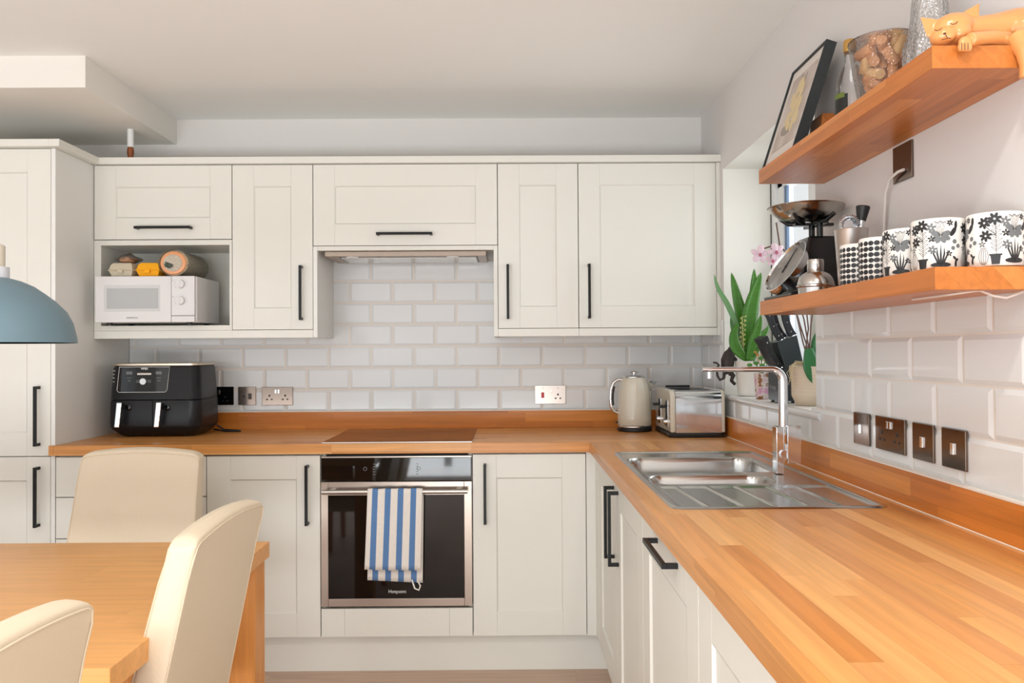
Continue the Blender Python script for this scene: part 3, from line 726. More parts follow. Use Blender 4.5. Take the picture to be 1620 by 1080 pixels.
def carton(name, label, x0, x1, m, y0=-.385, y1=-.24, h=.060, sw=0.):
    z = mz1+.0005; zm = z+h*.45; b = MB()
    def ring(i, zz, k=0): return [(x0+i, y0+i, zz), (x1-i, y0+i, zz), (x1-i, y1-i, zz), (x0+i, y1-i, zz)]
    vs = ring(.012, z)+ring(.003, zm-.002)+ring(-.001, zm)+ring(-.001, zm+.002)+ring(.003, zm+.004)+ring(.008, z+h*.84)+ring(.016, z+h)
    fs = [(0, 3, 2, 1)]+[(4*j+i, 4*j+(i+1) % 4, 4*j+4+(i+1) % 4, 4*j+4+i) for j in range(6) for i in range(4)]+[(24, 25, 26, 27)]
    b.add(vs, fs)
    t = thing(name, label, 'egg box', ((x0+x1)/2, (y0+y1)/2, z), 0)
    b.build('carton_shell', m, t, world=True, bevel=.004, seg=3)
    MB().box((x0+x1)/2-.011, (x0+x1)/2+.011, y0-.0045, y0+.002, zm-.012, zm+.004).build('closure_tab', m, t, world=True, bevel=.002)
carton('egg_box', 'grey pulp egg box on the microwave under a clear bag', -1.697, -1.591, M_egg)
carton('egg_box', 'bright yellow egg box on top of the microwave', -1.580, -1.478, M_eggy)
def bread():
    t = thing('bread_loaf', 'seeded round loaf in a clear printed bag on top of the microwave', 'bread', (-1.415, -.25, mz1))
    seeds = bpy.data.materials.new('seeded_crust'); seeds.use_nodes = True; nt = seeds.node_tree; bs = nt.nodes['Principled BSDF']; bs.inputs['Roughness'].default_value = .8
    tc = N(nt, 'ShaderNodeTexCoord'); v = N(nt, 'ShaderNodeTexVoronoi'); v.inputs['Scale'].default_value = 150; nt.links.new(tc.outputs['Object'], v.inputs['Vector'])
    rp = N(nt, 'ShaderNodeValToRGB'); e = rp.color_ramp.elements; e[0].position = .2; e[0].color = srgb(110, 104, 92); e[1].position = .36; e[1].color = srgb(214, 196, 166)
    nt.links.new(v.outputs['Distance'], rp.inputs[0]); nt.links.new(rp.outputs[0], bs.inputs['Base Color'])
    pr = [(.0, 0), (.050, 0), (.060, .012), (.0605, .24), (.05, .262), (0, .268)]
    b = MB(lambda x, y, z: (-1.415+x, -.395+z, mz1+.0565+y*.9)); b.lathe(pr, (0, 0, 0), 32); b.build('loaf', seeds, t, world=True)
    b = MB(lambda x, y, z: (-1.415+x, -.398-z, mz1+.0565+y*.9)); b.lathe([(0, .002), (.044, .002), (.052, .0), (.056, -.006)], (0, 0, 0), 32)
    b.build('printed_bag_end', mat('orange_bag', (228, 160, 112), .35), t, world=True)
    b = MB(lambda x, y, z: (-1.415+x, -.4015-z, mz1+.0525+y*.9)); b.lathe([(0, .0004), (.039, .0004), (.040, -.001)], (0, .004, 0), 24)
    b.build('bag_window', mat('speckled_bag_front', (190, 180, 162), .6, noise=(260, .55, (1, 1, 1))), t, world=True)
    b = MB(lambda x, y, z: (-1.415+x, -.398+z, mz1+.0575+y*.9))
    vs = []; n = 40; m_ = 16
    for j in range(m_+1):
        for i in range(n):
            a = 2*PI*i/n; r = .0625+.0014*math.sin(a*9+j)+.001*math.sin(j*2.3+a*3); vs.append((r*math.cos(a), r*math.sin(a), .27*j/m_))
    b.add(vs, [(j*n+i, j*n+(i+1) % n, (j+1)*n+(i+1) % n, (j+1)*n+i) for j in range(m_) for i in range(n)])
    b.build('clear_bag', M_film, t, world=True)
    b = MB()
    for k in range(4):
        a = 2.6+k*.5; b.tube([(-1.415, -.405, mz1+.045), (-1.415+.02*math.cos(a), -.409, mz1+.046+.012*math.sin(a)), (-1.415+.035*math.cos(a), -.406, mz1+.05+.018*math.sin(a))], [.005, .004, .002], 6)
    b.build('twisted_bag_end', mat('dark_green_film', (62, 72, 56), .3), t, world=True)
bread()
t = thing('food_bag', 'clear bag of brown food lying on the grey egg box', 'bag', (-1.64, -.31, mz1+.061))
MB().ball((-1.640, -.315, mz1+.078), .036, .055, .015, 20).build('bag_contents', mat('brown_food', (196, 150, 118), .8, noise=(60, .2, (1, 1, 1))), t, world=True)
vs = []; n = 30
for j in range(9):
    for i in range(n):
        a = 2*PI*i/n; q = j/8; r = (.046*math.sin(PI*(.12+.85*q))+.004*math.sin(a*5+j)); vs.append((-1.648+r*1.15*math.cos(a)+.012*q, -.31+r*1.3*math.sin(a), mz1+.0645+.040*q+.008*q*math.cos(a-2.6)))
MB().add(vs, [(j*n+i, j*n+(i+1) % n, (j+1)*n+(i+1) % n, (j+1)*n+i) for j in range(8) for i in range(n)]).build('clear_bag', M_film, t, world=True)

# ------------------------------------------------------------------ air fryer
def rrect(x0, x1, y0, y1, r, n=7):
    p = []
    for cx, cy, a in ((x1-r, y1-r, 0), (x0+r, y1-r, PI/2), (x0+r, y0+r, PI), (x1-r, y0+r, 3*PI/2)):
        for k in range(n+1): t_ = a+PI/2*k/n; p.append((cx+r*math.cos(t_), cy+r*math.sin(t_)))
    return p
def loft(b, secs):     # secs: list of (polyline, z)
    n = len(secs[0][0]); vs = []
    for p, z in secs: vs += [(x, y, z) for x, y in p]
    fs = [(j*n+i, j*n+(i+1) % n, (j+1)*n+(i+1) % n, (j+1)*n+i) for j in range(len(secs)-1) for i in range(n)]
    fs += [tuple(range(n))[::-1], tuple(range((len(secs)-1)*n, len(secs)*n))]
    return b.add(vs, fs)
def fryer():
    t = thing('air_fryer', 'black two drawer air fryer at the left end of the back worktop', 'air fryer', (-1.52, -.23, ZT))
    x0, x1, y0, y1 = -1.724, -1.322, -.352, -.085
    Z = ZT+.006
    S = lambda i, r=.045: rrect(x0+i, x1-i, y0+i, y1-i, r)
    loft(MB(), [(S(.040, .03), Z), (S(.030, .035), Z+.006), (S(.004), Z+.034), (S(.002), Z+.045), (S(.004), Z+.150), (S(.006), Z+.153)]).build('lower_body', M_fry, t, world=True)
    loft(MB(), [(S(.004), Z+.156), (S(.005), Z+.158), (S(.012), Z+.290), (S(.018, .04), Z+.300)]).build('upper_body', M_fry, t, world=True)
    loft(MB(), [(S(.016, .04), Z+.3005), (S(.013, .04), Z+.302), (S(.013, .04), Z+.310), (S(.022, .04), Z+.313)]).build('steel_lid', mat('brushed_lid', (210, 196, 176), .3, 1), t, world=True)
    # drawer seam, drawers and handles
    MB().box(-1.5235, -1.5225, y0-.0012, y0+.02, Z+.04, Z+.150).build('drawer_seam', M_bglass, t, world=True)
    for cx in (-1.652, -1.485):
        b = MB(lambda x, y, z: (cx+x+.10*(z-Z-.09), y, z)).box(-.0115, .0115, y0-.040, y0-.028, Z+.040, Z+.147)
        hnd = b.build('drawer_handle', M_chrome, t, world=True, bevel=.004)
        MB(lambda x, y, z: (cx+x+.10*(z-Z-.09), y, z)).box(-.006, .006, y0-.028, y0+.006, Z+.118, Z+.140).build('handle_bracket', M_blk, hnd, world=True)
        MB().ball((cx+.026, y0+.001, Z+.122), .012, .003, .014).build('handle_recess', M_bglass, t, world=True)
    # control panel: slightly sloping fascia
    yp = lambda z: y0+.005+(z-Z-.158)*.053-.0016
    pts = [(-1.668, Z+.296), (-1.676, Z+.196), (-1.668, Z+.188), (-1.470, Z+.188), (-1.462, Z+.196), (-1.452, Z+.296)]
    vs = [(x, yp(z)-.0006, z) for x, z in pts]
    MB().add(vs+[(x, y+.004, z) for x, y, z in vs], [tuple(range(6)), tuple(range(6, 12))[::-1]]+[(i, (i+1) % 6, 6+(i+1) % 6, 6+i) for i in range(6)]).build('fascia', M_bglass, t, world=True)
    MB().tube([(x, yp(z)-.001, z) for x, z in pts+[pts[0]]], .0010, 6).build('fascia_outline', M_white, t, world=True)
    pr = MB()
    for cx in (-1.625, -1.498): pr.box(cx-.013, cx+.013, yp(Z+.27)-.0015, yp(Z+.27), Z+.264, Z+.277)
    pr.build('displays', mat('display_grey', (96, 98, 100), .3), t, world=True)
    MB().box(-1.591, -1.531, yp(Z+.263)-.0018, yp(Z+.263), Z+.262, Z+.270).build('mode_bar', mat('mode_bar', (206, 200, 192), .4), t, world=True, bevel=.0005)
    kz = Z+.234
    MB(lambda x, y, z: (-1.563+x, yp(kz)-z, kz+y)).lathe([(0, .008), (.0115, .008), (.013, .006), (.013, 0)], n=28).build('control_dial', M_blk, t, world=True)
    MB(lambda x, y, z: (-1.563+x, yp(kz)-z, kz+y)).lathe([(.0118, .0085), (.0135, .0085), (.0135, .001)], n=28).build('dial_ring', M_chrome, t, world=True)
    m = MB()
    for dz in (-.010, -.003, .004):
        for s, l in ((-1, .017), (1, .017)): m.box(-1.563+s*.024-(l/2), -1.563+s*.024+(l/2), yp(kz)-.001, yp(kz), kz+dz-.0007, kz+dz+.0007)
    for cx in (-1.625, -1.498):
        for dz, l in ((.015, .009), (.003, .007), (-.012, .013), (-.018, .013)): m.box(cx-l, cx+l, yp(kz)-.001, yp(kz), kz+dz-.0006, kz+dz+.0006)
    m.build('panel_markings', mat('dim_print', (150, 150, 150), .5), t, world=True)
    text('NINJA', .011, (-1.560, yp(Z+.2885)-.0012, Z+.2885), M_white, t, bold=.0002)
    m = MB()
    for dz, l in ((.125, .010), (.110, .007), (.094, .007), (.078, .010)): m.box(x0+.026, x0+.026+l, y0+.0138, y0+.0150, Z+.155+dz-.001, Z+.155+dz+.001)
    m.build('side_markings', M_white, t, world=True)
    for x in (x0+.08, x1-.08):
        for y in (y0+.07, y1-.07): MB().lathe([(.012, 0), (.012, .008)], (x, y, ZT+.0003), 14).build('foot', M_blk, t, world=True)
    MB().tube([(-1.34, -.10, ZT+.03), (-1.31, -.085, ZT+.006), (-1.27, -.09, ZT+.0045), (-1.24, -.105, ZT+.0045), (-1.225, -.12, ZT+.0045), (-1.24, -.132, ZT+.0045), (-1.29, -.13, ZT+.0045), (-1.345, -.12, ZT+.012)], .004, 8).build('power_cord', M_blk, t, world=True)
fryer()

# ------------------------------------------------------------------ kettle and toaster
def kettle():
    cx, cy = .567, -.195; t = thing('kettle', 'cream and chrome jug kettle beside the toaster', 'kettle', (cx, cy, ZT)); Z = ZT
    MB().lathe([(.070, .0003), (.077, .004), (.077, .014), (.074, .018)], (cx, cy, Z), 40).build('power_base', M_blk, t, world=True)
    MB().lathe([(.073, .0185), (.0765, .020), (.0765, .026), (.0745, .028)], (cx, cy, Z), 40).build('chrome_band', M_chrome, t, world=True)
    pr = [(.0735, .0285), (.0750, .032), (.0752, .06), (.0745, .10), (.0725, .14), (.0690, .175), (.0640, .205), (.0580, .228), (.0535, .238), (.050, .240)]
    MB().lathe(pr, (cx, cy, Z), 56).build('kettle_body', M_cream, t, world=True)
    MB().lathe([(.0505, .2403), (.0505, .243), (.044, .248), (.02, .252), (0, .253)], (cx, cy, Z), 40).build('lid', M_chrome, t, world=True)
    MB().lathe([(.006, .2525), (.006, .258), (.018, .260), (.019, .264), (.012, .268), (0, .269)], (cx, cy, Z), 24).build('lid_knob', M_chrome, t, world=True)
    h = [(-.052, .230), (-.075, .229), (-.094, .215), (-.104, .185), (-.107, .145), (-.104, .110), (-.095, .090), (-.073, .078)]
    MB().tube([(cx+x, cy, Z+z) for x, z in h], .0075, 14).build('kettle_handle', M_chrome, t, world=True)
    MB().tube([(cx+x, cy, Z+z) for x, z in ((-.092, .20), (-.0975, .17), (-.099, .14), (-.097, .115))], .0068, 10).build('handle_grip', M_blk, t, world=True)
    # spout
    b = MB(); p = [(.055, .230, .022), (.073, .228, .018), (.092, .221, .009), (.086, .206, .010), (.066, .192, .008)]
    vs = [(cx+.050, cy, Z+.233), (cx+.106, cy, Z+.222), (cx+.058, cy-.032, Z+.224), (cx+.058, cy+.032, Z+.224), (cx+.090, cy-.010, Z+.216), (cx+.090, cy+.010, Z+.216), (cx+.066, cy-.004, Z+.172), (cx+.052, cy-.026, Z+.195), (cx+.052, cy+.026, Z+.195)]
    b.add(vs, [(0, 2, 1), (0, 1, 3), (2, 4, 1), (1, 5, 3), (2, 7, 6, 4), (3, 5, 6, 8), (4, 6, 1), (1, 6, 5), (0, 7, 2), (0, 3, 8), (0, 8, 7), (7, 8, 6)])
    b.build('spout', M_chrome, t, world=True, bevel=.002)
    MB().box(cx+.068, cx+.078, cy-.006, cy+.006, Z+.085, Z+.185).build('water_gauge', M_glass, t, world=True, bevel=.002)
    MB().box(cx-.085, cx-.068, cy-.008, cy+.008, Z+.036, Z+.042).build('switch_lever', M_blk, t, world=True, bevel=.001)
kettle()
def toaster():
    t = thing('toaster', 'cream and polished chrome four slice toaster in the worktop corner', 'toaster', (.78, -.34, ZT))
    x0, x1, y0, y1 = .667, .893, -.500, -.165; Z = ZT
    loft(MB(), [(rrect(x0-.004, x1+.004, y0-.004, y1+.004, .03), Z+.0003), (rrect(x0-.006, x1+.006, y0-.006, y1+.006, .03), Z+.012), (rrect(x0-.002, x1+.002, y0-.002, y1+.002, .03), Z+.020)]).build('base', M_blk, t, world=True)
    # end castings: rounded profile seen from the side (Y-Z), extruded in X
    def prof(i, r=.035):
        zt = Z+.196-i; zb = Z+.0205; p = [(y0+i, zb), (y1-i, zb)]
        for k in range(9): a = PI/2*k/8; p.append((y1-i-r+r*math.cos(a), zt-r+r*math.sin(a)))
        for k in range(9): a = PI/2+PI/2*k/8; p.append((y0+i+r+r*math.cos(a), zt-r+r*math.sin(a)))
        return p
    MB().prism(prof(0), x0, x0+.022, 'X').build('end_casing', M_cream, t, world=True, bevel=.007, seg=4)
    MB().prism(prof(0), x1-.014, x1, 'X').build('end_casing', M_cream, t, world=True, bevel=.006, seg=4)
    MB().prism(prof(.003), x0+.0225, x1-.0145, 'X').build('chrome_wrap', M_chrome, t, world=True)
    for y in (-.405, -.285):
        b = MB().box(x0+.04, x1-.045, y-.032, y-.014, Z+.1935, Z+.1945).box(x0+.04, x1-.045, y+.014, y+.032, Z+.1935, Z+.1945)
        b.build('slots', M_bglass, t, world=True)
    MB().box(x0+.035, x1-.085, -.235, -.220, Z+.1945, Z+.205).build('warming_bar', M_blk, t, world=True, bevel=.001)
    for y in (-.420, -.265):
        MB().box(x0-.0015, x0+.001, y-.030, y+.030, Z+.040, Z+.150).build('control_strip', M_chrome, t, world=True, bevel=.001)
        MB().box(x0-.004, x0-.0015, y-.004, y+.004, Z+.06, Z+.150).build('lever_slot', M_bglass, t, world=True)
        MB().box(x0-.030, x0-.004, y-.016, y+.016, Z+.118, Z+.130).build('lever', M_blk, t, world=True, bevel=.003)
        MB(lambda x, yy, z: (x0-.0015-z, y+.022*0+yy, Z+.060+x)).lathe([(.013, 0), (.011, .012), (0, .0125)], (0, 0, 0), 20).build('browning_knob', M_chrome, t, world=True)
toaster()

# ------------------------------------------------------------------ shelves on the right wall
SH0, SH1, SHX = -2.402, -1.453, .7365
ZS2, ZS1 = 1.4141, 1.7971     # top faces
tag(MB().box(SHX, XR-.0005, SH0, SH1, ZS1-.040, ZS1).build('wall_shelf', M_shelf, bevel=.001, world='keep'), 'upper thick oak floating shelf with the wooden cat on it', 'shelf')
tag(MB().box(SHX, XR-.0079, SH0, SH1, ZS2-.040, ZS2).build('wall_shelf', M_shelf, bevel=.001, world='keep'), 'lower thick oak floating shelf holding mugs and kitchen scales', 'shelf')

# framed picture leaning on the wall
def frame():
    t = thing('framed_picture', 'black framed food print leaning back on the upper shelf', 'picture', (.79, -1.49, ZS1))
    lean = math.atan2(.104, .32); H, Wd, T = .325, .262, .030
    yc = -1.490; c, s = math.cos(lean), math.sin(lean)
    X0 = .771
    xf = lambda u, d, w: (X0+w*s+d*c, yc+u, ZS1+.0105+w*c-d*s)    # u along Y, d backwards, w up the picture
    b = MB(xf); e = .006
    b.box(-Wd/2, -Wd/2+e, 0, T, 0, H).box(Wd/2-e, Wd/2, 0, T, 0, H).box(-Wd/2+e, Wd/2-e, 0, T, 0, e).box(-Wd/2+e, Wd/2-e, 0, T, H-e, H)
    b.build('picture_frame', mat('black_frame', (40, 46, 48), .5), t, world=True)
    MB(xf).box(-Wd/2+e, Wd/2-e, .006, .010, e, H-e).build('mount', mat('print_mount', (226, 218, 210), .6), t, world=True, smooth=False)
    mp = bpy.data.materials.new('muted_food_print'); mp.use_nodes = True; nt = mp.node_tree; bs = nt.nodes['Principled BSDF']; bs.inputs['Roughness'].default_value = .6
    tc = N(nt, 'ShaderNodeTexCoord'); n = N(nt, 'ShaderNodeTexNoise'); n.inputs['Scale'].default_value = 9; nt.links.new(tc.outputs['Object'], n.inputs['Vector'])
    rp = N(nt, 'ShaderNodeValToRGB'); e_ = rp.color_ramp.elements; e_[0].color = srgb(186, 170, 160); e_[1].color = srgb(218, 208, 200); e_[0].position = .35; e_[1].position = .65
    nt.links.new(n.outputs['Fac'], rp.inputs[0]); nt.links.new(rp.outputs[0], bs.inputs['Base Color'])
    MB(xf).box(-.095, .095, .0045, .0059, .055, .285).build('print', mp, t, world=True, smooth=False)
    b = MB(xf)
    def ell(cu, cw, ru, rw, a, z=.004):
        n = 20; p = []
        for k in range(n):
            x, y = ru*math.cos(2*PI*k/n), rw*math.sin(2*PI*k/n); p.append((cu+x*math.cos(a)-y*math.sin(a), z, cw+x*math.sin(a)+y*math.cos(a)))
        p2 = [(u, z+.0004, w) for u, _, w in p]
        b.add(p+p2, [tuple(range(n)), tuple(range(n, 2*n))[::-1]]+[(k, (k+1) % n, n+(k+1) % n, n+k) for k in range(n)])
    rnd = random.Random(3)
    for k in range(17): ell(rnd.uniform(-.05, .05), .115+.008*k, .010+.006*rnd.random(), .024, rnd.uniform(-.9, .9), .0040-.00006*k)
    b.build('pale_fruit_shapes', mat('pale_yellow_print', (222, 202, 158), .6), t, world=True, smooth=False)
    b = MB(xf); ell(.01, .112, .052, .022, .1, .0043); ell(-.02, .25, .006, .024, .5, .0038); ell(.01, .255, .006, .026, -.2, .0038)
    b.build('grey_print_shapes', mat('grey_print_tone', (160, 150, 140), .6), t, world=True, smooth=False)
    MB(xf).box(-Wd/2+e, Wd/2-e, .010, T-.002, e, H-e).build('backing_board', M_blk, t, world=True, smooth=False)
    t2 = thing('wooden_block', 'small wooden block behind the framed picture on the upper shelf', 'block', (.86, -1.62, ZS1))
    MB().prism([(.858, ZS1+.0003), (.925, ZS1+.0003), (.905, ZS1+.128), (.872, ZS1+.128)], -1.585, -1.50).build('block_body', M_shelf, t2, world=True, bevel=.002)
frame()

def bottle():
    cx, cy = .834, -1.850; t = thing('glass_bottle', 'clear oil bottle with a gold cap on the upper shelf', 'bottle', (cx, cy, ZS1)); Z = ZS1
    pr = [(.030, .0005), (.034, .004), (.034, .105), (.031, .125), (.022, .150), (.0145, .170), (.0125, .195), (.0125, .203)]
    MB().lathe(pr, (cx, cy, Z), 36).build('bottle_glass', M_glass, t, world=True)
    MB().lathe([(.031, .003), (.0322, .006), (.0322, .030), (0, .0302)], (cx, cy, Z), 32).build('oil', mat('olive_oil', (150, 110, 30), .2), t, world=True)
    MB().lathe([(.0140, .196), (.0150, .198), (.0150, .222), (.013, .225), (0, .225)], (cx, cy, Z), 28).build('cap', mat('gold_cap', (196, 152, 84), .35, .5), t, world=True)
    MB().lathe([(.0345, .010), (.0345, .088)], (cx, cy, Z), 14, PI*.86, PI*1.32).build('bottle_label', M_label, t, world=True)
    MB().lathe([(.0347, .080), (.0347, .092)], (cx, cy, Z), 14, PI*.86, PI*1.25).build('green_emblem', mat('olive_green_print', (104, 122, 48), .5), t, world=True)
    MB().lathe([(.0348, .035), (.0348, .040)], (cx, cy, Z), 8, PI*1.05, PI*1.27).lathe([(.0348, .027), (.0348, .031)], (cx, cy, Z), 8, PI*1.08, PI*1.27).build('label_lines', M_white, t, world=True)
bottle()
def corks():
    cx, cy = .826, -2.035; Z = ZS1
    t = thing('dimpled_glass_bowl', 'dimpled clear glass bowl full of wine corks on the upper shelf', 'bowl', (cx, cy, Z))
    MB().lathe([(.0, .0005), (.044, .0005), (.049, .006), (.058, .06), (.067, .125), (.070, .150)], (cx, cy, Z), 48).build('bowl_wall', M_dimple, t, world=True)
    MB().tube([(cx+.070*math.cos(2*PI*k/40), cy+.070*math.sin(2*PI*k/40), Z+.150) for k in range(41)], .0014, 6).build('rim', M_glass, t, world=True)
    rnd = random.Random(11); first = {}; pos = []
    for lay, z in enumerate((.022, .050, .078, .105, .130, .150)):
        Rr = [.018, .022, .028, .034, .038, .024][lay]; n = [3, 4, 5, 6, 6, 4][lay]
        for k in range(n):
            a = 2*PI*(k+.5*(lay % 2))/n+rnd.uniform(-.15, .15)
            pos.append((cx+Rr*math.cos(a), cy+Rr*math.sin(a), Z+z+rnd.uniform(-.003, .003)))
        if lay < 5: pos.append((cx, cy, Z+z))
    proto = []
    for m in (M_cork, M_cork2): proto.append(MB().lathe([(.0105, -.021), (.0115, -.019), (.0115, .019), (.0105, .021)], (0, 0, 0), 20).build('wine_cork', m, None, world='keep'))
    for i, p in enumerate(pos):
        src = proto[1] if i % 5 == 2 else proto[0]
        if src.get('label') is None: o = src
        else: o = src.copy(); COL.objects.link(o)
        tag(o, 'wine cork piled inside the dimpled glass bowl on the upper shelf', 'cork', 'wine corks in the glass bowl')
        o.location = p; o.rotation_euler = (rnd.uniform(0, PI), rnd.uniform(0, PI), rnd.uniform(0, PI))
corks()
def decanter():
    cx, cy = .852, -2.18; t = thing('crystal_decanter', 'cut crystal decanter behind the wooden cat on the upper shelf', 'decanter', (cx, cy, ZS1))
    n = 48; pr = [(.038, .0005), (.044, .006), (.047, .03), (.049, .06), (.048, .085), (.042, .105), (.036, .135), (.034, .165), (.030, .195), (.020, .215), (.016, .225), (.016, .245), (.022, .252)]
    b = MB(); vs = []
    for r, z in pr:
        for i in range(n):
            a = 2*PI*i/n; q = r*(1+(.045 if (i % 4 < 2) and z < .1 else 0)); vs.append((cx+q*math.cos(a), cy+q*math.sin(a), ZS1+z))
    b.add(vs, [(j*n+i, j*n+(i+1) % n, (j+1)*n+(i+1) % n, (j+1)*n+i) for j in range(len(pr)-1) for i in range(n)]+[tuple(range(n))[::-1]])
    b.build('decanter_body', M_cut, t, world=True, angle=12)
    MB().ball((cx, cy, ZS1+.272), .024, .024, .026, 14).build('stopper', M_cut, t, world=True, smooth=False)
decanter()

REM = lambda v, sm=6: [('REMESH', dict(mode='VOXEL', voxel_size=v, use_smooth_shade=True)), ('SMOOTH', dict(factor=.5, iterations=sm))]
def wooden_cat():
    t = thing('wooden_cat', 'carved wooden sleeping cat draped over the near end of the upper shelf', 'ornament', (.83, -2.36, ZS1))
    Y = -2.365; P = lambda u, v, dy=0: tuple(at(u, v, Y=Y+dy))
    rt = Matrix.Rotation(R(-14), 3, 'Y')
    b = MB()
    b.ball(P(1506, 46), .037, .030, .027, 20, rt)                       # skull
    b.ball(P(1493, 58, -.012), .024, .022, .016, 16, rt)                # cheeks and muzzle
    b.ball(P(1516, 55, -.012), .022, .022, .016, 16, rt)
    b.ball(P(1502, 59, -.024), .011, .011, .008, 12, rt)
    def ear(base, tip, wd):
        bx, tx = Vector(base), Vector(tip); d = tx-bx; side = Vector((d.z, 0, -d.x)).normalized()*wd
        v = [bx-side+Vector((0, -.005, 0)), bx+side+Vector((0, -.005, 0)), bx+Vector((0, .012, 0)), tx]
        b.add([tuple(q) for q in v], [(0, 1, 3), (1, 2, 3), (2, 0, 3), (0, 2, 1)])
    ear(P(1477, 47, .0), P(1455, 26, -.004), .023)
    ear(P(1529, 36, .0), P(1551, 3, -.004), .024)
    # body: neck, ribs, haunch, following the shelf end
    b.tube([P(1520, 50, .006), P(1545, 50, .010), P(1575, 47, .012), P(1602, 44, .012), P(1622, 44, .01), P(1636, 50, .006)], [.024, .026, .028, .033, .036, .026], 20)
    b.ball(P(1616, 49, .004), .034, .036, .034, 18)
    # front leg stretched forward, paw hanging over the edge
    b.tube([P(1592, 62, -.014), P(1568, 60, -.026), P(1546, 61, -.038), P(1534, 63, -.044)], [.014, .0125, .0115, .012], 14)
    b.ball(P(1527, 68, -.046), .0125, .0085, .012, 14)
    # toes
    for du in (-7.5, -2.5, 2.5, 7.5): b.ball(P(1526.5+du, 75, -.050), .0042, .006, .0080, 10)
    # other leg and tail hanging down the end of the shelf
    b.tube([P(1612, 62, -.030), P(1622, 82, -.050), P(1625, 104, -.052), P(1623, 124, -.050)], [.022, .015, .012, .011], 14)
    b.tube([P(1500, 71, .0), P(1540, 72, .0), P(1580, 71, .0)], [.010, .012, .012], 12)
    b.build('carved_body', M_catwood, t, world=True, mods=REM(.0018, 5))
    # incised features
    for (u, v) in ((1484, 46), (1509, 36)):
        MB().tube([P(u-5.5, v+.8, -.0285), P(u-2, v+2.6, -.0305), P(u+3, v+1.2, -.0310), P(u+6, v-2.0, -.0300)], .0007, 5).build('closed_eye', M_catdark, t, world=True)
    MB().ball(P(1494.5, 53, -.0325), .0028, .002, .0018, 8).build('nose', M_catdark, t, world=True)
    f = MB().tube([P(1496, 55, -.034), P(1499, 60, -.0345)], .0006, 5)
    f.tube([P(1490, 63, -.032), P(1496, 61.5, -.034), P(1500, 60, -.0345), P(1504, 60.5, -.033)], .0006, 5).build('mouth', M_catdark, t, world=True)
    for du in (-5, 0, 5): MB().tube([P(1526.5+du, 68, -.0570), P(1526.5+du, 79, -.0585)], .0006, 5).build('toe_line', M_catdark, t, world=True)
wooden_cat()

# ------------------------------------------------------------------ lower shelf: scales, shaker, cup, mugs
def scales():
    cx, cy, Z = .828, -1.585, ZS2
    t = thing('kitchen_scales', 'retro black kitchen scales with a steel pan and round dial', 'scales', (cx, cy, Z))
    # foot plate
    MB().box(.742, .905, cy-.105, cy+.115, Z+.0005, Z+.010).build('foot_plate', M_blkg, t, world=True, bevel=.003)
    # tapering body
    lo = [(.762, cy-.090), (.912, cy-.090), (.912, cy+.090), (.762, cy+.090)]; hi = [(.815, cy-.045), (.895, cy-.045), (.895, cy+.045), (.815, cy+.045)]
    b = MB(); b.add([(x, y, Z+.0105) for x, y in lo]+[(x, y, Z+.166) for x, y in hi], [(0, 3, 2, 1), (4, 5, 6, 7)]+[(i, (i+1) % 4, 4+(i+1) % 4, 4+i) for i in range(4)])
    b.build('housing', M_blkg, t, world=True, bevel=.008, seg=3)
    # dial: disc facing the room, tilted back
    a = R(33); yw = R(7); n = Vector((-math.cos(a)*math.cos(yw), -math.cos(a)*math.sin(yw), math.sin(a))); u = Vector((-math.sin(yw), math.cos(yw), 0)); w = u.cross(n)*-1; w = w if w.z > 0 else -w
    c0 = Vector((.768, cy+.008, Z+.089))
    xf = lambda x, y, z: tuple(c0+u*x+w*y+n*z)
    MB(xf).lathe([(.060, -.026), (.079, -.024), (.0815, -.004), (.0835, .002), (.0800, .0025), (.0770, -.003)], n=56).build('dial_rim', M_chrome, t, world=True)
    MB(xf).lathe([(0, -.003), (.0772, -.003)], n=48).build('dial_face', mat('dial_face', (206, 198, 190), .25), t, world=True)
    m = MB(xf)
    for k in range(60):
        q = 2*PI*k/60; l = .010 if k % 5 == 0 else .005
        m.add([(math.cos(q)*r_-s*math.sin(q)*.0004, math.sin(q)*r_+s*math.cos(q)*.0004, -.0024) for r_, s in ((.074, -1), (.074, 1), (.074-l, 1), (.074-l, -1))], [(0, 1, 2, 3)])
    m.build('dial_scale', M_ink2, t, world=True, recalc=False)
    MB(xf).tube([(0, -.02, -.001), (0, .060, -.001)], [.0022, .0008], 6).ball((0, 0, -.001), .005, .005, .003, 10).build('pointer', M_ink, t, world=True)
    # posts and cradle
    b = MB()
    for dy in (-.028, .028): b.tube([(.850, cy+dy, Z+.16), (.850, cy+dy, Z+.203)], .0085, 14)
    b.build('support_posts', M_blkg, t, world=True)
    b = MB().box(.790, .896, cy-.012, cy+.012, Z+.198, Z+.206).box(.838, .862, cy-.060, cy+.060, Z+.198, Z+.206)
    for k in range(4):
        q = R(45)+k*PI/2; pc = (.826, cy)
        b.tube([(pc[0]+r_*math.cos(q), pc[1]+r_*math.sin(q), Z+z) for r_, z in ((.02, .204), (.055, .210), (.078, .226))], [.006, .006, .005], 10)
    b.build('pan_cradle', M_blkg, t, world=True, bevel=.001)
    pc = (.823, cy, Z)
    MB().lathe([(0, .2105), (.040, .2115), (.070, .220), (.090, .236), (.099, .249), (.102, .250), (.101, .252), (.0975, .2505), (.088, .238), (.068, .2225), (.040, .214), (0, .213)], pc, 56).build('weighing_pan', mat('pan_steel', (190, 184, 176), .16, 1), t, world=True)
scales()
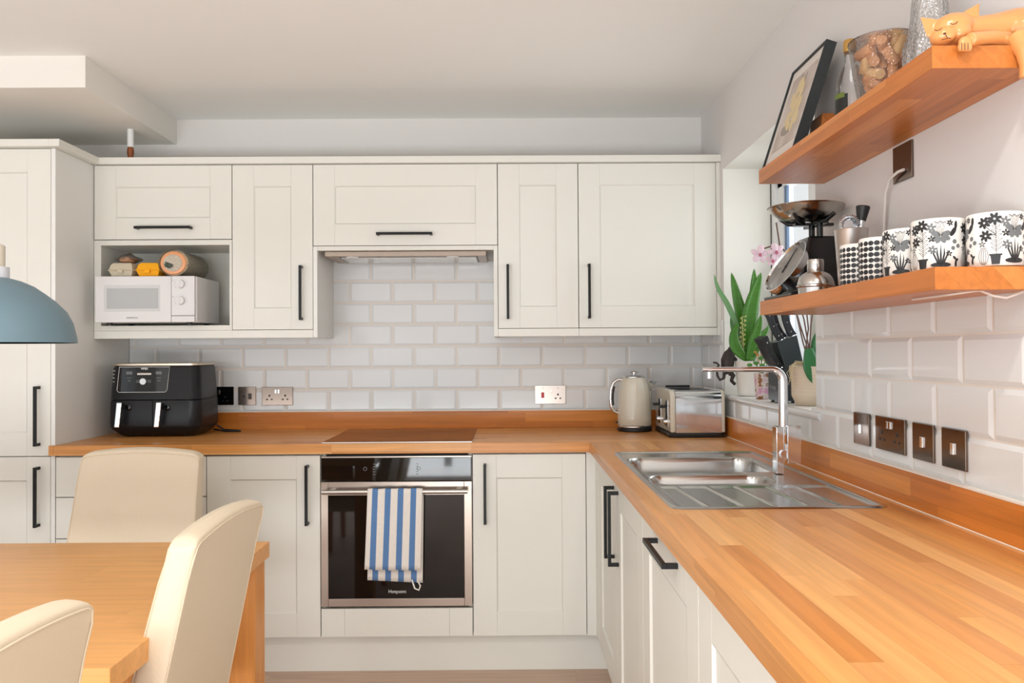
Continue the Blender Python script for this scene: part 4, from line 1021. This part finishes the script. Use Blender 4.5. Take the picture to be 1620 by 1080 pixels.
def shaker():
    cx, cy = .786, -1.745; t = thing('cocktail_shaker_top', 'steel domed cocktail shaker top at the front of the lower shelf', 'shaker', (cx, cy, ZS2))
    st = mat('shaker_steel', (200, 196, 192), .2, 1)
    MB().lathe([(.043, .0005), (.0435, .016), (.047, .0185), (.0475, .022), (.045, .024), (.0445, .030), (.041, .040), (.034, .050), (.024, .056), (.0205, .058)], (cx, cy, ZS2), 44).build('dome', st, t, world=True)
    MB().lathe([(.0195, .0582), (.0205, .060), (.0205, .084), (.019, .088), (0, .0885)], (cx, cy, ZS2), 32).build('cap', st, t, world=True)
shaker()
def cup():
    cx, cy = .838, -1.838; Z = ZS2; st = mat('tin_steel', (226, 224, 222), .36, 1)
    t = thing('bar_tin', 'tall brushed steel bar tin behind the dotted mugs', 'cup', (cx, cy, Z))
    MB().lathe([(0, .0005), (.028, .0005), (.030, .004), (.039, .148), (.0405, .150), (.038, .148), (.029, .008), (0, .006)], (cx, cy, Z), 40).build('tin_wall', st, t, world=True)
    s = thing('cocktail_strainer', 'coiled wire cocktail strainer standing in the steel tin', 'strainer', (cx-.012, cy, Z+.02))
    pts = []; Rr = .021; c = Vector((cx-.006, cy-.004, Z+.160))
    for k in range(560):
        q = 2*PI*k/560*.98; a = k*.85; rr = Rr+.0058*math.cos(a); pts.append((c.x+rr*math.cos(q), c.y+.0058*math.sin(a), c.z+rr*math.sin(q)))
    MB().tube(pts, .0008, 5).build('coil_spring', M_chrome, s, world=True)
    MB(lambda x, y, z: (c.x+x, c.y+.004+z, c.z+y)).lathe([(0, 0), (.019, 0), (.019, .0015), (0, .0015)], n=28).build('strainer_disc', M_chrome, s, world=True)
    MB().tube([(c.x-.010, c.y+.002, c.z-.016), (cx-.008, cy, Z+.012)], .004, 8).build('strainer_handle', M_chrome, s, world=True)
    m_ = thing('muddler', 'steel muddler with a flared black top standing in the tin', 'muddler', (cx+.02, cy, Z+.02))
    d = Vector((.012, 0, .06)).normalized(); p0 = Vector((cx+.004, cy+.006, Z+.012)); p1 = Vector((cx+.0265, cy+.004, Z+.172))
    MB().tube([p0, p1], .0085, 14).build('shaft', M_chrome, m_, world=True)
    q = (p1-p0).normalized()
    MB().tube([p1+q*.0002, p1+q*.006, p1+q*.034, p1+q*.036], [.0105, .0115, .0165, .015], 20).build('black_head', M_blk, m_, world=True)
cup()

def mug_base(name, label, cat, group, h, r, mm):
    t = thing(name, label, cat, (0, 0, 0), 0, group)
    me_b = MB().lathe([(0, .002), (r*.80, .0005), (r*.93, .003), (r, .012), (r, h-.004), (r-.001, h), (r-.003, h), (r-.0038, h-.004), (r-.004, .012), (0, .007)], (0, 0, 0), 56)
    me_b.build('mug_body', mm, t)
    p = [(r-.002, 0, h*.80), (r+.014, 0, h*.82), (r+.026, 0, h*.66), (r+.026, 0, h*.42), (r+.015, 0, h*.24), (r-.002, 0, h*.20)]
    MB().tube(p, [.0055, .005, .005, .005, .005, .0055], 12).build('mug_handle', mm, t)
    return t
def wrap(b, r, polys, a0, z0):     # 2D polygons (s along the wall in m, z) laid on a cylinder in narrow strips
    for p in polys:
        bm = bmesh.new(); bm.faces.new([bm.verts.new((x, 0, z)) for x, z in p])
        x0 = min(x for x, z in p); x1 = max(x for x, z in p)
        if x1-x0 > .006:
            bmesh.ops.triangulate(bm, faces=bm.faces[:])
            k = math.floor(x0/.003)+1
            while k*.003 < x1:
                bmesh.ops.bisect_plane(bm, geom=bm.verts[:]+bm.edges[:]+bm.faces[:], plane_co=(k*.003, 0, 0), plane_no=(1, 0, 0)); k += 1
        bm.verts.index_update()
        vs = [(r*math.cos(a0+v.co.x/r), r*math.sin(a0+v.co.x/r), z0+v.co.z) for v in bm.verts]
        b.add(vs, [tuple(v.index for v in f.verts) for f in bm.faces]); bm.free()
def E2(cx, cz, rx, rz, a=0, n=12):
    return [(cx+rx*math.cos(2*PI*k/n)*math.cos(a)-rz*math.sin(2*PI*k/n)*math.sin(a), cz+rx*math.cos(2*PI*k/n)*math.sin(a)+rz*math.sin(2*PI*k/n)*math.cos(a)) for k in range(n)]
def line2(p, w):
    out = []
    for (x0, y0), (x1, y1) in zip(p[:-1], p[1:]):
        dx, dy = x1-x0, y1-y0; l = math.hypot(dx, dy) or 1; nx, ny = -dy/l*w/2, dx/l*w/2
        out.append([(x0+nx, y0+ny), (x1+nx, y1+ny), (x1-nx, y1-ny), (x0-nx, y0-ny)])
    return out
MH = .097
def dotted_mug():
    t = mug_base('mug', '', 'mug', 'black and white mugs on the lower shelf', MH, .043, M_mug)
    b = MB(); r = .0432; rnd = random.Random(5)
    for row in range(7):
        n = 22
        for k in range(n):
            s = 2*PI*r*(k+.5*rnd.uniform(-.1, .1))/n; q = rnd.uniform(.0056, .0068)
            wrap(b, r, [E2(s, .011+row*.0122, q*.98, .0053, 0, 10)], 0, 0)
    b.build('dot_print', M_ink, t, recalc=False, smooth=False)
    return t
def floral_mug():
    t = mug_base('mug', '', 'mug', 'black and white mugs on the lower shelf', MH, .046, M_mug)
    r = .0463; b = MB(); g = MB()
    L = 2*PI*r
    for rep in range(3):
        s0 = rep*L/3
        def flower(cx, cz, R_, n=7): return [E2(cx+R_*.60*math.cos(2*PI*k/n+.3), cz+R_*.60*math.sin(2*PI*k/n+.3), R_*.46, R_*.25, 2*PI*k/n+.3, 10) for k in range(n)]
        K = []; G = []
        K += flower(.008, .077, .0105)+flower(.024, .083, .011)+flower(.010, .054, .010)
        K += line2([(.011, .070), (.018, .062), (.026, .055)], .0011)+line2([(.014, .056), (.026, .055)], .0011)
        K += [[(.019, .004), (.031, .004), (.033, .019), (.035, .019), (.035, .022), (.015, .022), (.015, .019), (.017, .019)]]      # black plant pot
        for k in range(6):         # outlined leafy plant over the pot
            zc = .028+.0075*k; wdt = .010-.0012*abs(k-2)
            K += line2([(.026-wdt, zc+.006), (.026-wdt*.4, zc+.0015), (.026, zc-.001), (.026+wdt*.4, zc+.0015), (.026+wdt, zc+.006)], .0007)
            K += line2([(.026-wdt, zc+.006), (.026-wdt*.5, zc+.006), (.026, zc+.002)], .0006)+line2([(.026+wdt, zc+.006), (.026+wdt*.5, zc+.006), (.026, zc+.002)], .0006)
        K += line2([(.026, .022), (.026, .072)], .0008)
        for k in range(-2, 3):     # striped gourd
            K += line2([(.006+k*.0014, .034), (.006+k*.0034, .026), (.006+k*.0040, .016), (.006+k*.0028, .008), (.006+k*.001, .004)], .0007)
        # large grey bloom with strap leaves
        cx = .056
        for an, rr in ((150, .014), (205, .013), (25, .014), (-20, .013), (240, .011), (-60, .011)):
            a = R(an); G += [E2(cx+rr*.7*math.cos(a), .062+rr*.7*math.sin(a), rr*.62, rr*.38, a, 12)]
        for k in range(-3, 4): K += line2([(cx+k*.0008, .062), (cx+k*.0022, .078), (cx+k*.003, .089)], .0006)
        K += line2([(cx-.010, .090), (cx-.004, .086), (cx, .090), (cx+.004, .086), (cx+.010, .089)], .0010)
        for k in range(-2, 3):
            x1 = cx+k*.0058; K += [[(cx+k*.0012-.0018, .008), (cx+k*.0012+.0018, .008), (x1+.0016, .030), (x1+.0002, .050-.006*abs(k)), (x1-.0014, .030)]]
        K += [E2(cx, .010, .017, .0048, 0, 14)]
        K += [E2(.078, .070, .010, .0042, 1.0), E2(.083, .082, .008, .003, 1.5)]
        G += [E2(.080, .052, .0042, .0042), E2(.087, .044, .004, .004), E2(.077, .040, .0038, .0038)]
        K += [E2(.084, .018, .0045, .0022, .8), E2(.080, .022, .0045, .0022, 2.3), E2(.082, .012, .0022, .006)]
        G += flower(.040, .078, .009, 6)+flower(.042, .038, .008, 6)+flower(.004, .040, .006, 5)
        K += flower(.041, .058, .0065, 5)+flower(.070, .030, .0055, 5)+flower(.072, .086, .006, 6)
        K = [[(x+s0, z) for x, z in p] for p in K]; G = [[(x+s0, z) for x, z in p] for p in G]
        b = MB(); g = MB(); wrap(b, r, K, 0, .001); wrap(g, r-.0001, G, 0, .001)
        b.build('floral_print', M_ink, t, recalc=False, smooth=False)
        g.build('grey_bloom_print', M_ink2, t, recalc=False, smooth=False)
    return t
dm = dotted_mug(); dm.location = (.810, -1.947, ZS2+.0005); dm.rotation_euler = (0, 0, R(48))
dm['label'] = 'dotted black and white mug farther from the camera, next to the steel tin'
dup(dm, (.808, -2.050, ZS2+.0005), R(40), 'dotted black and white mug nearer the camera, beside a floral mug')
fm = floral_mug(); fm.location = (.8075, -2.168, ZS2+.0005); fm.rotation_euler = (0, 0, R(38))
fm['label'] = 'black and white floral mug half hidden, next to the dotted mugs'
dup(fm, (.8065, -2.283, ZS2+.0005), R(58), 'black and white floral mug in the middle of the three, at the shelf corner')
dup(fm, (.8735, -2.3495, ZS2+.0005), R(88), 'black and white floral mug at the right edge of the lower shelf')

# ------------------------------------------------------------------ window sill things
ZW = WZ0
def blade(b, pts, w, curl=.25, n=18):
    P = [Vector(p) for p in pts]
    def cat(t):
        f = t*(len(P)-1); i = min(int(f), len(P)-2); u = f-i
        p0, p1, p2, p3 = P[max(i-1, 0)], P[i], P[i+1], P[min(i+2, len(P)-1)]
        return .5*((2*p1)+(-p0+p2)*u+(2*p0-5*p1+4*p2-p3)*u*u+(-p0+3*p1-3*p2+p3)*u**3)
    vs = []; fs = []
    for k in range(n+1):
        t = k/n; c = cat(t); d = (cat(min(1, t+.02))-cat(max(0, t-.02))).normalized()
        side = d.cross(Vector((0, 1, 0))).normalized(); nrm = side.cross(d).normalized()
        ww = w/2*min(1, .45+1.3*t)*max(0, 1-max(0, (t-.35)/.65)**2.2)**.9
        ww = max(ww, .0004)
        for s in (-1, -.5, 0, .5, 1): vs.append(tuple(c+side*ww*s+nrm*(-abs(s)*ww*curl)))
    for k in range(n):
        for i in range(4): fs.append((k*5+i, k*5+i+1, k*5+6+i, k*5+5+i))
    b.add(vs, fs)
SOL = [('SOLIDIFY', dict(thickness=.0016, offset=0))]
def snake_plant():
    cx, cy = .992, -.520; t = thing('snake_plant', 'tall green snake plant in a white ribbed pot on the window sill', 'plant', (cx, cy, ZW))
    pr = [(.044, .0005), (.049, .003)]
    for k in range(24): z = .006+k*.0056; pr += [(.050+z*.085, z), (.0506+z*.085, z+.0028)]
    pr += [(.0625, .142), (.0600, .143), (.058, .128)]
    MB().lathe(pr, (cx, cy, ZW), 44).build('pot', M_pwhite, t, world=True)
    MB().lathe([(0, .127), (.0575, .127)], (cx, cy, ZW), 24).build('soil', M_soil, t, world=True)
    L = [([(1190, 566), (1172, 528), (1152, 484), (1136, 456), (1130, 434)], .024, .0, M_leaf2),
         ([(1188, 566), (1178, 520), (1167, 476), (1157, 431)], .052, .01, M_leaf),
         ([(1182, 566), (1188, 510), (1192, 468), (1193, 425)], .050, .03, M_leaf),
         ([(1184, 568), (1183, 520), (1190, 476), (1204, 431)], .066, -.01, M_leaf),
         ([(1186, 570), (1172, 560), (1162, 545), (1161, 527), (1168, 510)], .046, -.03, M_leaf),
         ([(1184, 570), (1190, 545), (1198, 522), (1204, 498)], .042, -.035, M_leaf),
         ([(1186, 570), (1194, 552), (1204, 534), (1216, 516)], .038, -.02, M_leaf),
         ([(1192, 570), (1203, 545), (1213, 522), (1221, 505)], .018, .01, M_leaf2),
         ([(1180, 566), (1174, 548), (1160, 520), (1156, 500)], .026, .025, M_leaf2)]
    for pts, w, dy, m in L:
        b = MB(); blade(b, [at(u, v, Y=cy+dy) for u, v in pts], w)
        b.build('leaf', m, t, world=True, recalc=False, mods=SOL)
    b = MB(); rnd = random.Random(2)
    for k in range(40): q = k/39; p = at(1174+4*math.sin(k)+q*2, 546-q*46, Y=cy-.02); b.ball(p, .0032, n=6)
    b.tube([at(1177, 566, Y=cy-.018), at(1174, 500, Y=cy-.018)], .0015, 6)
    b.build('flower_spike', mat('cream_buds', (196, 190, 120), .7), t, world=True)
snake_plant()
def small_plant():
    cx, cy = .975, -.725; t = thing('small_potted_plant', 'small leafy plant in a pink floral pot between the white pot and knife block', 'plant', (cx, cy, ZW))
    m = bpy.data.materials.new('floral_pot'); m.use_nodes = True; nt = m.node_tree; bs = nt.nodes['Principled BSDF']; bs.inputs['Roughness'].default_value = .4
    tc = N(nt, 'ShaderNodeTexCoord'); v = N(nt, 'ShaderNodeTexNoise'); v.inputs['Scale'].default_value = 42; nt.links.new(tc.outputs['Object'], v.inputs['Vector'])
    rp = N(nt, 'ShaderNodeValToRGB'); e = rp.color_ramp.elements; e[0].position = .36; e[0].color = srgb(150, 96, 60); e[1].position = .66; e[1].color = srgb(214, 160, 190); x = e.new(.48); x.color = srgb(228, 222, 214)
    nt.links.new(v.outputs['Fac'], rp.inputs[0]); nt.links.new(rp.outputs[0], bs.inputs['Base Color'])
    MB().lathe([(.024, .0005), (.026, .003), (.032, .098), (.0335, .100), (.031, .099), (.030, .085)], (cx, cy, ZW), 32).build('pot', m, t, world=True)
    MB().lathe([(0, .086), (.030, .086)], (cx, cy, ZW), 20).build('soil', M_soil, t, world=True)
    G = [(1186, 577, .017, .011), (1196, 574, .018, .011), (1206, 578, .018, .012), (1214, 573, .016, .011), (1204, 566, .017, .012), (1212, 562, .014, .011), (1190, 568, .012, .008)]
    for u, v_, w, h in G:
        p = at(u, v_, Y=cy-.02); b = MB().ball(p, w/2*1.3, .004, h/2*1.3, 12)
        b.tube([tuple(p), (cx, cy, ZW+.092)], .0016, 6); b.build('leaf', mat('succulent_green', (84, 140, 58), .35), t, world=True)
    b = MB()
    for u, v_ in ((1199, 561), (1205, 557), (1211, 555), (1203, 553), (1195, 557)):
        p = at(u, v_, Y=cy-.01); b.ball(p, .006, .004, .0045, 8); b.tube([tuple(p), (cx, cy, ZW+.10)], .0012, 6)
    b.build('flower_cluster', mat('orange_buds', (206, 140, 60), .5), t, world=True)
small_plant()
def hanging_cat():
    t = thing('cat_figurine', 'small dark metal cat figurine clinging to the white pot', 'ornament', (.94, -.49, ZW+.03))
    P = lambda u, v, dy=0: tuple(at(u, v, Y=-.505+dy)); b = MB()
    b.tube([P(1155, 590), P(1151, 580), P(1151, 570), P(1154, 560), P(1157, 554)], [.016, .026, .028, .024, .015], 14)
    b.ball(P(1158, 553), .018, .016, .0155, 14)
    for du in (-3.2, 2.2): b.add([P(1158+du, 551), P(1161.5+du, 550), P(1160+du, 551, .008), P(1160+du*1.3, 545.5)], [(0, 1, 3), (1, 2, 3), (2, 0, 3), (0, 2, 1)])
    b.tube([P(1157, 563, -.01), P(1162, 566, -.012), P(1165, 569, -.008)], .0065, 8)
    b.tube([P(1157, 565, .01), P(1162, 568, .012), P(1165.5, 571, .008)], .0052, 8)
    b.tube([P(1155, 590, -.006), P(1160, 594, -.008), P(1157, 602, -.008), P(1163, 608, -.006)], [.013, .010, .008, .007], 8)
    b.tube([P(1146, 588), P(1145, 598), P(1139, 601), P(1135, 594), P(1134, 584), P(1137, 577), P(1134, 574), P(1128, 573)], [.008, .0065, .006, .0055, .005, .005, .0045, .004], 8)
    b.build('cat_body', M_iron, t, world=True, mods=REM(.0016, 3))
hanging_cat()
def knives():
    t = thing('knife_block', 'slanted dark knife block full of black handled knives on the sill', 'knife block', (1.0, -.93, ZW))
    y0, y1 = -.985, -.880; Q = lambda u, v: (lambda p: (p.x, p.z))(at(u, v, Y=y0))
    poly = [(Q(1231, 632)[0], ZW+.008), (Q(1262, 632)[0], ZW+.008), Q(1272, 578), Q(1261, 530), Q(1229, 541), Q(1243, 583), Q(1231, 588)]
    MB().prism(poly, y0, y1).build('block_body', mat('block_dark', (52, 58, 62), .3), t, world=True, bevel=.002)
    for x in (poly[0][0]+.012, poly[1][0]-.012):
        for y in (y0+.015, y1-.015): MB().lathe([(.006, 0), (.006, .0085)], (x, y, ZW+.0003), 10).build('foot', M_blk, t, world=True)
    text('Prestige', .020, (poly[0][0]-.0006, (y0+y1)/2, ZW+.055), mat('silver_print', (170, 172, 174), .3, .6), t, rot=(R(90), 0, R(-90)))
    def knife(p0, p1, y, wd, th, lab):
        k = thing('knife', lab, 'knife', (p0[0], y, p0[1]), 0, None)
        a = Vector((p0[0], y, p0[1])); c = Vector((p1[0], y, p1[1])); d = (c-a).normalized(); s = Vector((d.z, 0, -d.x))
        vs = []; n = 10
        for i in range(n+1):
            q = i/n; m = a+d*((c-a).length*q)+s*(-.004*math.sin(q*PI*1.4)); w = wd/2*(1.0-.10*math.sin(PI*q)+(.20 if q > .85 else 0)+(.1 if q < .08 else 0))
            for (e, f) in ((-1, -1), (1, -1), (1, 1), (-1, 1)): vs.append(tuple(m+s*w*e+Vector((0, th/2*f, 0))))
        fs = [(0, 3, 2, 1), tuple(range(4*n, 4*n+4))]+[(4*j+i, 4*j+(i+1) % 4, 4*j+4+(i+1) % 4, 4*j+4+i) for j in range(n) for i in range(4)]
        MB().add(vs, fs).build('handle', mat('knife_handle', (32, 34, 38), .35), k, world=True, bevel=.0015)
        b = MB()
        for q in (.14, .48, .82):
            m = a+d*((c-a).length*q)+s*(-.004*math.sin(q*PI*1.4)); b.tube([m+Vector((0, -th/2-.0006, 0)), m+Vector((0, th/2+.0006, 0))], .0024, 10)
        b.build('rivets', M_chrome, k, world=True)
        MB().tube([tuple(a-d*.0005), tuple(a-d*.0035)], .006, 8).build('bolster', M_chrome, k, world=True)
        return k
    G1 = 'knives in the block on the window sill'
    places = ['nearest the camera', 'second from the camera', 'third from the camera', 'fourth from the camera', 'fifth from the camera', 'farthest from the camera']
    for i in range(6):
        y = y0+.010+i*.0165
        k = knife((Q(1237, 581)[0], Q(1237, 581)[1]+.001), (Q(1209, 534)[0], Q(1209, 534)[1]), y, .020, .009, 'black handled steak knife in the lower row of the block, '+places[i]); k['group'] = G1
    for i, (u, v, u2, v2, y, wd) in enumerate([(1238, 537.5, 1215, 492, y0+.018, .024), (1247, 534.5, 1226, 488, y0+.048, .023), (1257, 531, 1240, 486, y0+.020, .026), (1252, 533, 1229, 490, y0+.082, .024)]):
        a_, c_ = Q(u, v), Q(u2, v2)
        k = knife((a_[0], a_[1]+.002), c_, y, wd, .014, 'large black handled knife in the upper slots of the block, '+['frontmost towards the plants', 'behind the frontmost one', 'nearest the orchid stems', 'deepest towards the back wall'][i]); k['group'] = G1
knives()
def orchid():
    cx, cy = 1.016, -1.090; t = thing('potted_orchid', 'pale pink orchid in a beige pot at the near end of the sill', 'plant', (cx, cy, ZW))
    pr = [(.040, .0005), (.043, .003), (.056, .030)]
    for k in range(17): z = .034+k*.0056; pr += [(.0575+.0006*(k % 2), z), (.0580, z+.0028)]
    pr += [(.0585, .132), (.056, .133), (.054, .120)]
    MB().lathe(pr, (cx, cy, ZW), 40).build('pot', M_pbeige, t, world=True)
    MB().lathe([(0, .118), (.0535, .118)], (cx, cy, ZW), 24).build('bark', M_soil, t, world=True)
    b = MB(); rnd = random.Random(4)
    for k in range(9):
        p = [at(1285-rnd.uniform(0, 8), 576+rnd.uniform(-3, 3), Y=cy-.04), at(1262+rnd.uniform(-6, 8), 575+rnd.uniform(-5, 3), Y=cy-.045), at(1252+rnd.uniform(-4, 5), 580+rnd.uniform(-5, 6), Y=cy-.045), at(1249+rnd.uniform(-5, 5), 592+rnd.uniform(-6, 8), Y=cy-.05), at(1251+rnd.uniform(-4, 5), 604+rnd.uniform(-8, 12), Y=cy-.05)]
        b.tube(p, [.0012, .0012, .0011, .0010, .0008], 6)
    b.build('aerial_roots', mat('dry_roots', (206, 186, 150), .8), t, world=True)
    for pts, w, dy in (([(1279, 551), (1281, 566), (1284, 582), (1287, 597), (1288, 607)], .058, -.055), ([(1288, 575), (1300, 560), (1315, 565), (1322, 585)], .05, -.02), ([(1286, 578), (1294, 540), (1300, 520)], .045, .03)):
        b = MB(); blade(b, [at(u, v, Y=cy+dy) for u, v in pts], w, .15); b.build('leaf', M_orchleaf, t, world=True, recalc=False, mods=SOL)
    stems = [[(1283, 577), (1276, 545), (1266, 515), (1256, 480), (1244, 430), (1234, 390), (1228, 352)], [(1284, 577), (1278, 540), (1272, 505), (1262, 470), (1250, 420), (1240, 395), (1224, 388), (1206, 394)],
             [(1281, 577), (1270, 540), (1262, 505), (1254, 470), (1246, 425), (1236, 400)], [(1285, 577), (1281, 545), (1283, 515), (1286, 490), (1284, 470)], [(1282, 577), (1275, 550), (1279, 520), (1276, 492), (1270, 470)]]
    b = MB()
    for i, s in enumerate(stems): b.tube([at(u, v, Y=cy+.01-.012*i) for u, v in s], .0026, 8)
    b.build('flower_stems', M_stem, t, world=True)
    for (u, v, R_, ph) in ((1202, 402, .031, .2), (1228, 398, .030, .7), (1222, 412, .022, 1.4)):
        c = at(u, v, Y=cy-.03); f = MB()
        for k in range(5):
            a = ph+2*PI*k/5; rx = R_*.52 if k % 2 else R_*.40
            f.ball((c.x+R_*.55*math.cos(a), c.y+.004*math.sin(3*a), c.z+R_*.55*math.sin(a)), R_*.50, .003, rx*.75, 12, Matrix.Rotation(-a, 3, 'Y'))
        fl = f.build('blossom', M_petal, t, world=True)
        MB().ball((c.x, c.y-.006, c.z-.003), .0055, .006, .0065, 10).build('blossom_lip', M_petalc, fl, world=True)
orchid()

# ------------------------------------------------------------------ pendant lamp
def lamp():
    cx, cy, z0 = -1.153, -1.975, 1.2985; s = 1257.3/(DIST+cy)
    t = thing('pendant_lamp', 'grey-blue dome pendant lamp hanging over the dining table', 'lamp', (cx, cy, z0))
    px = [(116.5, 0), (115.5, 8), (110, 32), (101, 50), (85, 67), (70, 79), (55, 90), (38, 98), (20, 103), (10, 104)]
    outer = [(r/s, z/s) for r, z in px]; inner = [(max(0, (r-1.6))/s, (z-1.4)/s) for r, z in px[::-1]]
    inner[-1] = ((116.5-1.6)/s, 0)
    MB().lathe(outer+inner, (cx, cy, z0), 72).build('lamp_shade', M_blue, t, world=True)
    MB().lathe([(21/s, 102.5/s), (21/s, 120/s), (12/s, 120.2/s)], (cx, cy, z0), 32).build('collar', M_lampwhite, t, world=True)
    MB().lathe([(15/s, 120.5/s), (15/s, 153/s), (13/s, 155.5/s), (0, 156/s)], (cx, cy, z0), 32).build('lamp_cap', M_lampwood, t, world=True)
    MB().tube([(cx, cy, z0+156/s), (cx, cy, ZC-.03)], .003, 8).build('cord', M_lampwhite, t, world=True)
    MB().lathe([(.05, 0), (.05, .022), (.045, .0298), (0, .0298)], (cx, cy, ZC-.03), 28).build('ceiling_rose', M_lampwhite, t, world=True)
    MB().ball((cx, cy, z0+.045), .03, .03, .035, 16).build('bulb', M_upvc, t, world=True)
lamp()

# ------------------------------------------------------------------ dining table and chairs
t = thing('dining_table', 'light oak dining table at the bottom left corner', 'table', (-1.5, -1.95, 0))
TX1, TY1, TY0, TX0, TZ = -.677, -1.506, -2.408, -2.25, .740
MB().box(TX0, TX1, TY0, TY1, TZ-.043, TZ).build('tabletop', M_table, t, world=True, bevel=.0015)
lm = wood('table_leg_timber', 'Z', [(206, 136, 66), (216, 146, 74), (210, 140, 70)], stave=.3, length=3, rough=.4, seam=.0001, coat=.05)
for x in (TX1-.105, TX0+.012):
    for y in (TY1-.092, TY0+.005): MB().box(x, x+.093, y, y+.087, 0, TZ-.0435).build('leg', lm, t, world=True, bevel=.003)
MB().box(TX0+.12, TX1-.12, TY1-.055, TY1-.035, TZ-.12, TZ-.0435).box(TX0+.12, TX1-.12, TY0+.035, TY0+.055, TZ-.12, TZ-.0435).build('apron', lm, t, world=True, smooth=False)

def chair():
    t = thing('dining_chair', 'cream leather dining chair on the far side of the table, facing the camera', 'chair', (0, 0, 0), 0, 'cream leather dining chairs')
    # local: sitter faces -Y; rear face of the back at y=.21*(z-.45)
    rear = lambda z: .21*(z-.45)
    import bisect
    US = sorted(set([q*v_ for q in (-1, 1) for v_ in (.90, .94, .965, .98, .988, .994, .998, 1)]+[k/8*.85 for k in range(-8, 9)]))
    def ring(z, kk=0.):      # kk 0..1 runs over the domed top
        th = .075-.022*(min(z, .9)-.45)/.45; w = .455-.030*(min(z, .9)-.45)/.45
        q = kk*PI/2; t = th/2*(1-math.sin(q)**4) if kk else th/2
        w2 = w/2-.012*math.sin(q)**3-(.004 if kk else 0)*0
        yc = rear(z)-th/2; out = []
        for sgn, seq in ((1, US), (-1, US[::-1][1:-1])):
            for u in seq:
                e = max(0, 1-abs(u)**90)**.4
                bow = .016*(1-u*u)*max(0, min(1, (z-.80)/.1))
                # back panel hollows very slightly; corners at the top are rounded over
                cr = .012*max(0, (abs(u)-.86)/.14)**2*max(0, min(1, (z-.84)/.06))
                out.append((u*w2, yc+sgn*max(t, .0006)*e, z+bow-cr+.017*math.sin(q)*(1 if kk else 0)))
        return out
    zs = [.40, .50, .60, .70, .78, .84, .87, .89, .903]
    rings = [ring(z) for z in zs]+[ring(.905, k/7) for k in range(1, 8)]
    m = len(rings[0]); vs = [p for r_ in rings for p in r_]
    fs = [(j*m+i, j*m+(i+1) % m, (j+1)*m+(i+1) % m, (j+1)*m+i) for j in range(len(rings)-1) for i in range(m)]+[tuple(range(m))[::-1]]
    nu = len(US); top = (len(rings)-1)*m
    for i in range(1, nu-2):      # close the seam line along the crown
        a, c = top+i, top+i+1; d_, e_ = top+m-i, top+m-i-1
        fs.append((a, c, e_, d_))
    fs.append((top, top+1, top+m-1)); fs.append((top+nu-2, top+nu-1, top+nu))
    b = MB(); b.add(vs, fs); bk = b.build('backrest', M_leather, t, angle=70)
    pp = MB()
    for sgn in (1, -1):
        pts = []
        def edge_pt(z, side): th = .075-.022*(z-.45)/.45; w = .455-.030*(z-.45)/.45; return (side*w/2*.982, rear(z)-th/2+sgn*th/2*.965, z+.016*.035*0-.012*max(0, min(1, (z-.84)/.06)))
        for z in zs[:-1]: pts.append(edge_pt(z, -1))
        z = .905; th = .053; w = .4248
        for k in range(-19, 20):
            u = k/20; pts.append((u*w/2, rear(z)-th/2+sgn*(th/2+.0004), z+.016*(1-u*u)-.012*max(0, (abs(u)-.86)/.14)**2))
        for z in zs[:-1][::-1]: pts.append(edge_pt(z, 1))
        pp.tube(pts, .0019, 6)
    pp.build('piping', M_leather, bk)
    b = MB(); loft(b, [(rrect(-.222, .222, -.475, -.03, .04), .405), (rrect(-.228, .228, -.480, -.028, .045), .42), (rrect(-.228, .228, -.480, -.028, .045), .455), (rrect(-.215, .215, -.468, -.04, .045), .478), (rrect(-.17, .17, -.43, -.08, .045), .484)])
    b.build('seat', M_leather, t)
    for sx in (-1, 1):
        for (y, dy) in ((-.45, 0), (-.045, .05)):
            vs = [(sx*.200+a*.020, y+c*.020, .404) for a, c in ((-1, -1), (1, -1), (1, 1), (-1, 1))]+[(sx*.205+a*.014, y+dy+c*.014, 0) for a, c in ((-1, -1), (1, -1), (1, 1), (-1, 1))]
            MB().add(vs, [(0, 1, 2, 3), (4, 7, 6, 5)]+[(i, (i+1) % 4, 4+(i+1) % 4, 4+i) for i in range(4)]).build('leg', lm, t, bevel=.002)
    return t
ch = chair(); ch.location = (-1.311, -.969, 0)
dup(ch, (-.688, -2.045, 0), R(-90), 'cream leather dining chair at the right end of the table, seen from behind')
dup(ch, (-.700, -2.807, 0), R(-90), 'cream leather dining chair cropped by the bottom left corner of the frame')
